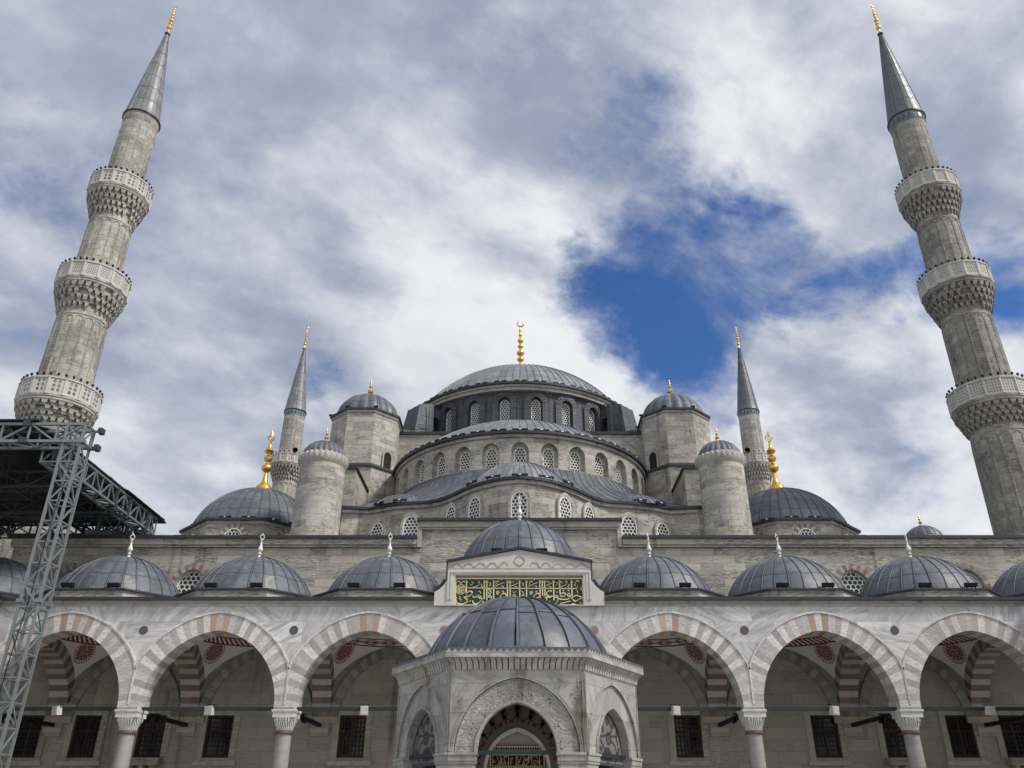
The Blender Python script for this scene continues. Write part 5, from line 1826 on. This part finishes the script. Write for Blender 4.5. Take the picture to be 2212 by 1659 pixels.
# entablature with its row of curved brackets and scalloped lead edge
M = MB()
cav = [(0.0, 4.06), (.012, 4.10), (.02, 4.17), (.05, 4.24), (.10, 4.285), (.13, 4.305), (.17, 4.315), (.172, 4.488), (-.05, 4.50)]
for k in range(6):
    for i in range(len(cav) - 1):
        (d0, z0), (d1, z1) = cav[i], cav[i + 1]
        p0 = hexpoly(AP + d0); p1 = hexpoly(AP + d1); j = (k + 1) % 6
        M.face([(*p0[k], z0), (*p0[j], z0), (*p1[j], z1), (*p1[k], z1)], 'marble_soot_shade' if 1 <= i <= 4 else 'marble_fountain')  # soot and groove shade painted together, dark behind the ribs
    n = 23
    for q in range(n):
        t = (q + .5) / n
        wd = .30 / n
        for i in range(1, 5):
            (d0, z0), (d1, z1) = cav[i], cav[i + 1]
            def lp(ap, tt):
                p = hexpoly(ap); j = (k + 1) % 6
                return (p[k][0] + (p[j][0] - p[k][0]) * tt, p[k][1] + (p[j][1] - p[k][1]) * tt)
            for ta, tb in ((t - .39 / n, t + .39 / n),):
                b4 = [(*lp(AP + d0, ta), z0), (*lp(AP + d0, tb), z0), (*lp(AP + d0 + .024, tb), z0), (*lp(AP + d0 + .024, ta), z0)]
                t4 = [(*lp(AP + d1, ta), z1), (*lp(AP + d1, tb), z1), (*lp(AP + d1 + .024, tb), z1), (*lp(AP + d1 + .024, ta), z1)]
                M.hexa(b4, t4, 'marble_fountain')
ent = fp(M, 'cornice')
M = MB()
for k in range(6):
    n = 22
    j = (k + 1) % 6
    po = hexpoly(AP + .178)
    for q in range(n):
        pts = []
        for s_ in range(7):
            t = (q + s_ / 6) / n
            pts.append((po[k][0] + (po[j][0] - po[k][0]) * t, po[k][1] + (po[j][1] - po[k][1]) * t, 4.498 - .07 * abs(math.cos(PI * s_ / 6)) ** 1.3))
        top = [(pts[0][0], pts[0][1], 4.50), (pts[-1][0], pts[-1][1], 4.50)]
        for s_ in range(6):
            a, b = pts[s_], pts[s_ + 1]
            M.face([a, b, (b[0], b[1], 4.505), (a[0], a[1], 4.505)], 'lead_fountain', uv=[(.3, .3), (.4, .3), (.4, .4), (.3, .4)])
            M.face([(a[0] * .992, a[1] * .992, a[2]), (a[0] * .992, a[1] * .992, 4.505), (b[0] * .992, b[1] * .992, 4.505), (b[0] * .992, b[1] * .992, b[2])], 'lead_trim')
            M.face([a, (a[0] * .992, a[1] * .992, a[2]), (b[0] * .992, b[1] * .992, b[2]), b], 'lead_trim')
    # apron from the eave to the dome foot
    for s_ in range(8):
        t0, t1 = s_ / 8, (s_ + 1) / 8
        A = [(po[k][0] + (po[j][0] - po[k][0]) * t, po[k][1] + (po[j][1] - po[k][1]) * t) for t in (t0, t1)]
        an = [math.atan2(p[1], p[0]) for p in A]
        if an[1] < an[0] - 1:
            an[1] += 2 * PI
        M.face([(*A[0], 4.505), (*A[1], 4.505), (2.02 * math.cos(an[1]), 2.02 * math.sin(an[1]), 4.60), (2.02 * math.cos(an[0]), 2.02 * math.sin(an[0]), 4.60)], 'lead_fountain', uv=[(s_, 0), (s_ + 1, 0), (s_ + 1, .4), (s_, .4)])
fp(M, 'eave', ent)
M = MB()
dome(M, (0, 0), 4.56, 2.06, 1.43, 22, 'lead_fountain', .038, .042, a0=-PI / 2, a1=1.5 * PI, nz=18, wob=.012)
prf = cap_prof(2.06, 1.43, 40)
rs_ = random.Random(4)
for k in range(22):
    for lv in (.42, .80):
        q = int(40 * (lv + rs_.uniform(-.05, .05))); q = max(1, min(38, q))
        if lv > .7 and k % 2:
            continue
        pr, pz = prf[q]
        a0_ = -PI / 2 + 2 * PI * k / 22; a1_ = a0_ + 2 * PI / 22
        prev = None
        for i in range(4):
            aa = a0_ + (a1_ - a0_) * i / 3
            p_ = ((pr + .006) * math.cos(aa), (pr + .006) * math.sin(aa), 4.56 + pz + .004)
            if prev:
                M.beam(prev, p_, .022, 'lead_trim', .012)
            prev = p_
fp(M, 'dome')
# inner basin house: painted spandrels, inner arch, gilded grille
M = MB()
ci = 1.22
hexi = hexpoly(ci)
M.hexa([(*p, 0) for p in hexi], [(*p, 2.2) for p in hexi], 'marble')
g0_ = fface(0, 1.12)
g_ = lambda u, v, d: g0_(u * 1.03, 1.6 + (v - 1.6) * 1.03, d)
o1 = [(-.90, 2.2)] + [(u, v + 2.3) for u, v in arch_curve(.66, .78, 0, 12)] + [(.90, 2.2), (.90, 3.75), (-.90, 3.75)]
o1 = [(-.98, 2.0), (-.66, 2.0)] + [(u, v + 2.3) for u, v in arch_curve(.66, .78, 0, 12)] + [(.66, 2.0), (.98, 2.0), (.98, 3.8), (-.98, 3.8)]
panel(M, g_, o1, [], 'old_paint')
M.hexa([(*p, 3.98) for p in hexpoly(AP - .43)], [(*p, 4.0) for p in hexpoly(AP - .43)], 'old_paint')  # flat ceiling slab, added to keep light out of the interior
core = fp(M, 'basin_house')
M = MB()
pl = lambda wd, m, *pts: ribbon(M, pts, wd, lambda u, v, d: g_(u, v, -.004), m, thick=0, sub=5)
def polar(a, r_):
    return (r_ * math.cos(a), 2.42 + r_ * 1.06 * math.sin(a))
for q in range(10):
    a = rad(9 + q * 18)
    da = rad(9)
    for s2 in (-1, 1):
        pl(.028, 'flower_red', polar(a, .76), polar(a + s2 * da * .8, .83), polar(a + s2 * da * .95, .93), polar(a + s2 * da * .3, 1.03), polar(a, 1.10))
    pl(.05, 'flower_dark', polar(a + da, .72), polar(a + da * .95, .82), polar(a + da * 1.25, .90), polar(a + da, 1.0))
    pl(.05, 'flower_dark', polar(a + da, .82), polar(a + da * .62, .92), polar(a + da, 1.0), polar(a + da * 1.0, 1.12))
    pl(.075, 'flower_dark', polar(a + da * .75, .98), polar(a + da, 1.04), polar(a + da * 1.25, .98))
    pl(.05, 'flower_red', polar(a - da * .4, .72), polar(a, .75), polar(a + da * .4, .72))
M.build('painting', core)
M = MB()
ia = [(-.60, 2.0)] + [(u, v + 2.3) for u, v in arch_curve(.60, .70, 0, 12)] + [(.60, 2.0)]
oa = [(-.665, 2.0)] + [(u, v + 2.3) for u, v in arch_curve(.665, .785, 0, 12)] + [(.665, 2.0)]
band(M, g_, ia, oa, .05, -.03, 'marble_cap')
reveal(M, g_, ia, -.03, .3, 'marble_cap')
M.build('inner_arch', core)
M = MB()
M.face([g_(u, v, .26) for u, v in reversed(ia)], 'plaster', uv=list(reversed(ia)))
M.build('tympanum', core)
M = MB()
def gb(u0, u1, v0, v1, d0, d1, m):
    M.hexa([g_(u0, v0, d1), g_(u1, v0, d1), g_(u1, v0, d0), g_(u0, v0, d0)], [g_(u0, v1, d1), g_(u1, v1, d1), g_(u1, v1, d0), g_(u0, v1, d0)], m)
gb(-.475, .475, 2.70, 2.775, .20, .24, 'void_dark')
gb(-.56, .56, 2.33, 2.60, .20, .24, 'void_dark')
for q in range(19):
    u = -.44 + .88 * q / 18
    c_ = [g_(u + .020 * math.cos(2 * PI * s_ / 10), 2.745 + .024 * math.sin(2 * PI * s_ / 10), .185) for s_ in range(10)]
    M.face(c_, 'gilt')
    gb(u - .009, u + .009, 2.66, 2.705, .17, .19, 'gilt_dull')
for q in range(24):
    u = -.535 + 1.07 * q / 23
    M.face([g_(u + .018 * math.cos(2 * PI * s_ / 10), 2.36 + .021 * math.sin(2 * PI * s_ / 10), .185) for s_ in range(10)], 'gilt')
for q in range(4):
    for s2 in (-1, 1):
        M.face([g_(s2 * .535 + .018 * math.cos(2 * PI * s_ / 10), 2.41 + q * .052 + .021 * math.sin(2 * PI * s_ / 10), .185) for s_ in range(10)], 'gilt')
rr = random.Random(3)
for q in range(7):
    for s_ in range(5):
        u0 = -.47 + q * .136 + rr.uniform(0, .09); v0 = rr.uniform(2.405, 2.575)
        pts = [(u0, v0)]
        for w_i in range(4):
            pts.append((pts[-1][0] + rr.uniform(-.035, .04), min(2.585, max(2.40, pts[-1][1] + rr.uniform(-.06, .06)))))
        ribbon(M, pts, .013, lambda u, v, d: g_(u, v, .18), 'gilt_dull', thick=0, sub=3)
    gb(-.49 + q * .155, -.482 + q * .155, 2.40, 2.59, .17, .19, 'gilt')
for v in (2.395, 2.597):
    gb(-.50, .50, v - .006, v + .006, .17, .19, 'gilt')
M.build('grille', core)
M = MB()

# ------------------------------------------------------------------ steel canopy over the left corner
canopy = thing('steel_canopy', 'grey steel lattice tower carrying a dark temporary roof below the left minaret', 'canopy', (-18.8, 31.5, 0))
CO = Vector((-18.8, 31.5, 0))
def cp(M, name, parent=None):
    o = M.build(name, parent or canopy)
    if not parent:
        o.location = -CO
    return o
def truss(M, p, q, a, b, n, ch=.10, di=.06, m='steel', k0=0):
    """box lattice girder from p to q; a, b are the two cross vectors"""
    p, q, a, b = Vector(p), Vector(q), Vector(a), Vector(b)
    cs = [Vector((0, 0, 0)), a, a + b, b]
    for c_ in cs:
        M.beam(p + c_, q + c_, ch, m)
    for i in range(n + 1):
        x = p.lerp(q, i / n)
        for k in range(4):
            M.beam(x + cs[k], x + cs[(k + 1) % 4], di, m)
            if i < n:
                y = p.lerp(q, (i + 1) / n)
                if (i + k + k0) % 2:
                    M.beam(x + cs[k], y + cs[(k + 1) % 4], di, m)
                else:
                    M.beam(x + cs[(k + 1) % 4], y + cs[k], di, m)
M = MB()
W0 = .72
truss(M, (-18.92, 31.3, 0), (-19.05, 31.3, 16.1), (W0, 0, 0), (0, W0, 0), 19, .095, .054)
M.box(-19.1, -17.95, 31.1, 32.3, 0, .12, 'steel_dark')
for z in (8.7, 15.3):
    for dx in (0, W0):
        for dy in (0, W0):
            M.box(-18.99 + dx - .11, -18.99 + dx + .11, 31.3 + dy - .11, 31.3 + dy + .11, z - .07, z + .07, 'steel')
cp(M, 'lattice_tower')
M = MB()
truss(M, (-18.3, 31.3, 15.32), (-34.5, 31.3, 15.32), (0, .76, 0), (0, 0, .78), 14, .11, .07)
for z in (15.32, 16.1):
    M.box(-20.9, -20.6, 31.15, 31.4, z - .12, z + .12, 'steel_dark')
    M.box(-18.1, -17.92, 31.9, 32.2, z - .12, z + .12, 'steel_dark')
for z in (15.32, 16.1):
    M.beam((-18.35, 32.06, z), (-17.95, 32.06, z), .09, 'steel')
cp(M, 'front_truss')
M = MB()
truss(M, (-20.30, 32.1, 14.72), (-20.30, 42.4, 14.72), (.70, 0, 0), (0, 0, .85), 13, .10, .058, k0=1)
for y in (37.6, 39.0, 41.2):
    M.beam((-19.6, y, 14.5), (-19.6, y, 15.72), .16, 'steel_dark', .16)
cp(M, 'side_truss')
for y in (34.6, 38.2, 41.8):
    M = MB()
    truss(M, (-19.8, y, 14.55), (-34.5, y, 14.55), (0, .6, 0), (0, 0, .7), 12, .10, .07, 'steel_dark', 1)  # darker steel colour stands in for the shade under the deck
    cp(M, 'cross_truss')
# cables and straps hanging under the roof
rc_ = random.Random(9)
M = MB()
for i in range(9):
    x0 = -20.5 - i * 1.3; y0 = 33 + rc_.uniform(0, 7)
    pts = [(x0 + 2.2 * t / 6, y0 + .8 * t / 6, 14.75 - .5 * math.sin(PI * t / 6) * rc_.uniform(.6, 1.2)) for t in range(7)]
    M.tube(pts, .025, 'iron', 5)
pc = [(-18.5 - .02 * q, 31.25 + .05 * math.sin(q), 15.2 - q * .8) for q in range(19)]
M.tube(pc, .022, 'iron', 5)
cp(M, 'cable')
for x in (-23.5, -28.0):
    M = MB()
    truss(M, (x, 32.0, 14.9), (x, 42.6, 14.9), (.6, 0, 0), (0, 0, .6), 10, .09, .06, 'steel_dark')  # same darkened steel, under-roof shade put into the colour
    cp(M, 'cross_truss')
M = MB()
for i in range(8):
    y0 = 31.15 + i * 1.48
    z0 = 16.22 - i * .075
    M.hexa([(-35, y0, z0), (-20.3 + .12 * i, y0, z0), (-20.3 + .12 * i + .08, y0 + 1.6, z0 - .13), (-35, y0 + 1.6, z0 - .13)],
           [(-35, y0, z0 + .06), (-20.3 + .12 * i, y0, z0 + .06), (-20.3 + .12 * i + .08, y0 + 1.6, z0 - .07), (-35, y0 + 1.6, z0 - .07)], 'deck_dark')
M.box(-20.4, -19.5, 32.4, 42.5, 15.66, 15.72, 'deck_dark')
for i in range(6):
    y0 = 38.2 + i * .75
    M.hexa([(-20.3, y0, 15.72), (-19.42, y0, 15.70), (-19.34, y0 + .9, 15.66), (-20.3, y0 + .9, 15.68)], [(-20.3, y0, 15.75), (-19.42, y0, 15.73), (-19.34, y0 + .9, 15.69), (-20.3, y0 + .9, 15.71)], 'deck_dark')
cp(M, 'roof_deck')
M = MB()
truss(M, (-22.2, 41.5, 14.55), (-22.2, 41.5, 15.6), (1.05, 0, 0), (0, .9, 0), 1, .11, .06)
truss(M, (-20.6, 41.5, 14.25), (-20.6, 41.5, 15.6), (.8, 0, 0), (0, .8, 0), 1, .10, .06, k0=1)
cp(M, 'rear_support')
M = MB()
M.box(-22.6, -20.75, 41.05, 42.7, 14.17, 14.56, 'lead')
cp(M, 'ballast_box')

# ------------------------------------------------------------------ loose fittings
# loudspeakers on the green tie beams
sp0 = None
names = {-18.06: 'over the leftmost arch beside the lattice tower', -12.1: 'in the second arch from the left', -6.06: 'in the arch just left of the fountain',
         6.1: 'in the arch just right of the fountain', 12.3: 'in the second arch from the right edge', 18.4: 'in the rightmost arch'}
for i, x in enumerate((-18.06, -12.1, -6.06, 6.1, 12.3, 18.4)):
    if sp0 is None:
        r_ = thing('loudspeaker', '', 'loudspeaker')
        M = MB()
        M.hexa([(-.16, -.15, -.24), (.16, -.15, -.24), (.13, .10, -.24), (-.13, .10, -.24)], [(-.15, -.15, .10), (.15, -.15, .10), (.10, .10, .10), (-.10, .10, .10)], 'white_plastic')
        M.build('cabinet', r_)
        M = MB()
        M.box(-.13, .13, -.165, -.152, -.21, .06, 'parapet_stone')
        M.build('front_grille', r_)
        M = MB()
        M.box(-.2, .2, -.02, .12, .11, .14, 'iron')
        M.build('bracket', r_)
        sp0 = r_
    else:
        r_ = dup(sp0)
    r_.location = (x, PY - .24, 5.17)
    r_.rotation_euler = (rad(8), 0, rad((-25, -12, 10, 20, 22, 20)[i]))
    tag(r_, 'white loudspeaker box on the green beam ' + names[x], 'loudspeaker', 'loudspeakers on the tie beams')
# spotlight clusters on the black beams
sl0 = None
for i, (x, t) in enumerate(((-21.35, 'at the left edge behind the lattice tower'), (-15.25, 'by the column right of the lattice tower'), (-9.15, 'by the column left of the fountain'), (9.15, 'by the column right of the fountain'), (15.25, 'by the second column right of the fountain'), (21.35, 'at the right edge of the arcade'))):
    if sl0 is None:
        r_ = thing('spotlight', '', 'spotlight')
        for sx_ in (-1, 1):
            M = MB()
            M.tube([(sx_ * .16, -.12, -.14), (sx_ * .20, .10, -.2)], [.085, .06], 'iron', 10)
            M.box(sx_ * .18 - .02, sx_ * .18 + .02, -.02, .02, -.14, .0, 'iron')
            M.build('lamp_head', r_)
        M = MB()
        M.box(-.22, .22, -.12, .12, .075, .12, 'iron')
        M.build('bracket', r_)
        sl0 = r_
    else:
        r_ = dup(sl0)
    r_.location = (x, PY + 2.2, 5.10)
    tag(r_, 'black spotlight pair clamped to the dark beam ' + t, 'spotlight', 'spotlights on the wall beams')
# floodlights on the eaves of the small domes
fl0 = None
DN = ['partly cut dome at the left edge', 'leftmost full dome', 'second full dome from the left', 'dome just left of the gable', 'raised dome behind the gable', 'dome just right of the gable', 'second dome right of the gable', 'third dome right of the gable', 'partly cut dome at the right edge']
def flood(x, y, z, label, group, rz=0.0, sc_=1.0):
    global fl0
    if fl0 is None:
        r_ = thing('floodlight', '', 'floodlight')
        M = MB()
        M.hexa([(-.24, -.10, .06), (.24, -.10, .06), (.24, .12, .06), (-.24, .12, .06)], [(-.24, -.14, .20), (.24, -.14, .20), (.24, .08, .24), (-.24, .08, .24)], 'iron')
        M.build('lamp_head', r_)
        M = MB()
        M.box(-.20, -.16, -.03, .05, 0, .1, 'iron'); M.box(.16, .20, -.03, .05, 0, .1, 'iron')
        M.build('bracket', r_)
        fl0 = r_
    else:
        r_ = dup(fl0)
    r_.location = (x, y, z); r_.rotation_euler = (0, 0, rz); r_.scale = (sc_,) * 3
    return tag(r_, label, 'floodlight', group)
for i in range(-4, 5):
    zz = 11.53 if i == 0 else 10.03
    for s_ in (-1, 1):
        flood(BW * i + s_ * .98, 37.55 - 2.75, zz, 'black floodlight, %s of the pair on the %s' % ('left' if s_ < 0 else 'right', DN[i + 4]), 'floodlights on the arcade domes')
# light bars along the rims of the big domes
BAR = None
def bars(c, R, z, a0, a1, n, where, ln=1.15):
    global BAR
    for k in range(n):
        a = rad(a0 + (a1 - a0) * k / max(1, n - 1))
        if BAR is None:
            r_ = thing('light_bar', '', 'light bar')
            M = MB()
            M.box(-.56, .56, -.05, .05, .08, .19, 'iron')
            for x in (-.45, .45):
                M.box(x - .03, x + .03, -.03, .03, 0, .08, 'iron')
            M.build('housing', r_)
            M = MB()
            M.box(-.09, .09, -.058, -.05, .11, .17, 'lamp_white')
            M.build('clip', r_)
            BAR = r_
        else:
            r_ = dup(BAR)
        r_.location = (c[0] + R * math.sin(a), c[1] - R * math.cos(a), z)
        r_.rotation_euler = (0, 0, a)
        r_.scale = (ln / 1.15, 1, 1)
        tag(r_, 'black light bar, %s from left on the %s rim' % (ORD[k], where), 'light bar', 'light bars along the dome rims')
bars(MC, 11.1, 34.93, -54, 54, 13, 'main dome')
bars(SC_, 10.1, 25.13, -60, 60, 15, 'great semi-dome')
bars((0, 48.95), 3.92, 19.06, -48, 48, 5, 'central apse roof', 1.0)
for s_ in (-1, 1):
    w_ = 'left' if s_ < 0 else 'right'
    bars((7.4 * s_, 52.2), 2.75, 19.06, (-38 if s_ < 0 else 6), (-6 if s_ < 0 else 38), 2, w_ + ' apse roof', .9)
    c = (18.55 * s_, 55.7)
    bars(c, 4.45, 18.56, -50, 50, 6, w_ + ' corner dome', .85)
    c = (12.75 * s_, 61.7)
    o = octa(c, 2.8)
    for k, (x, y) in enumerate(sorted([p for p in o if p[1] < c[1] + 1.5], key=lambda p: p[0])):
        if k in (0, 1, 2, 3):
            flood(x, y, 30.36, 'small black lamp, %s from left on the %s weight tower eave' % (ORD[k], w_), 'lamps on the tower eaves', 0, .7)

# horn loudspeakers on the balconies of the two rear minarets
for s_, w_ in ((-1, 'left'), (1, 'right')):
    r_ = thing('horn_loudspeaker', 'black horn loudspeaker on the balcony of the distant %s minaret' % w_, 'loudspeaker', (31.1 * s_ + (1.5 if s_ < 0 else -1.3), 100.9 - 1.75, 43.3), group='minaret loudspeakers')
    M = MB()
    M.tube([(0, .2, .35), (0, 0, .35), (0, -.35, .33)], [.10, .14, .38], 'iron', 10)
    M.build('horn', r_)
    M = MB()
    M.beam((0, .1, 0), (0, .1, .4), .1, 'iron')
    M.build('bracket', r_)
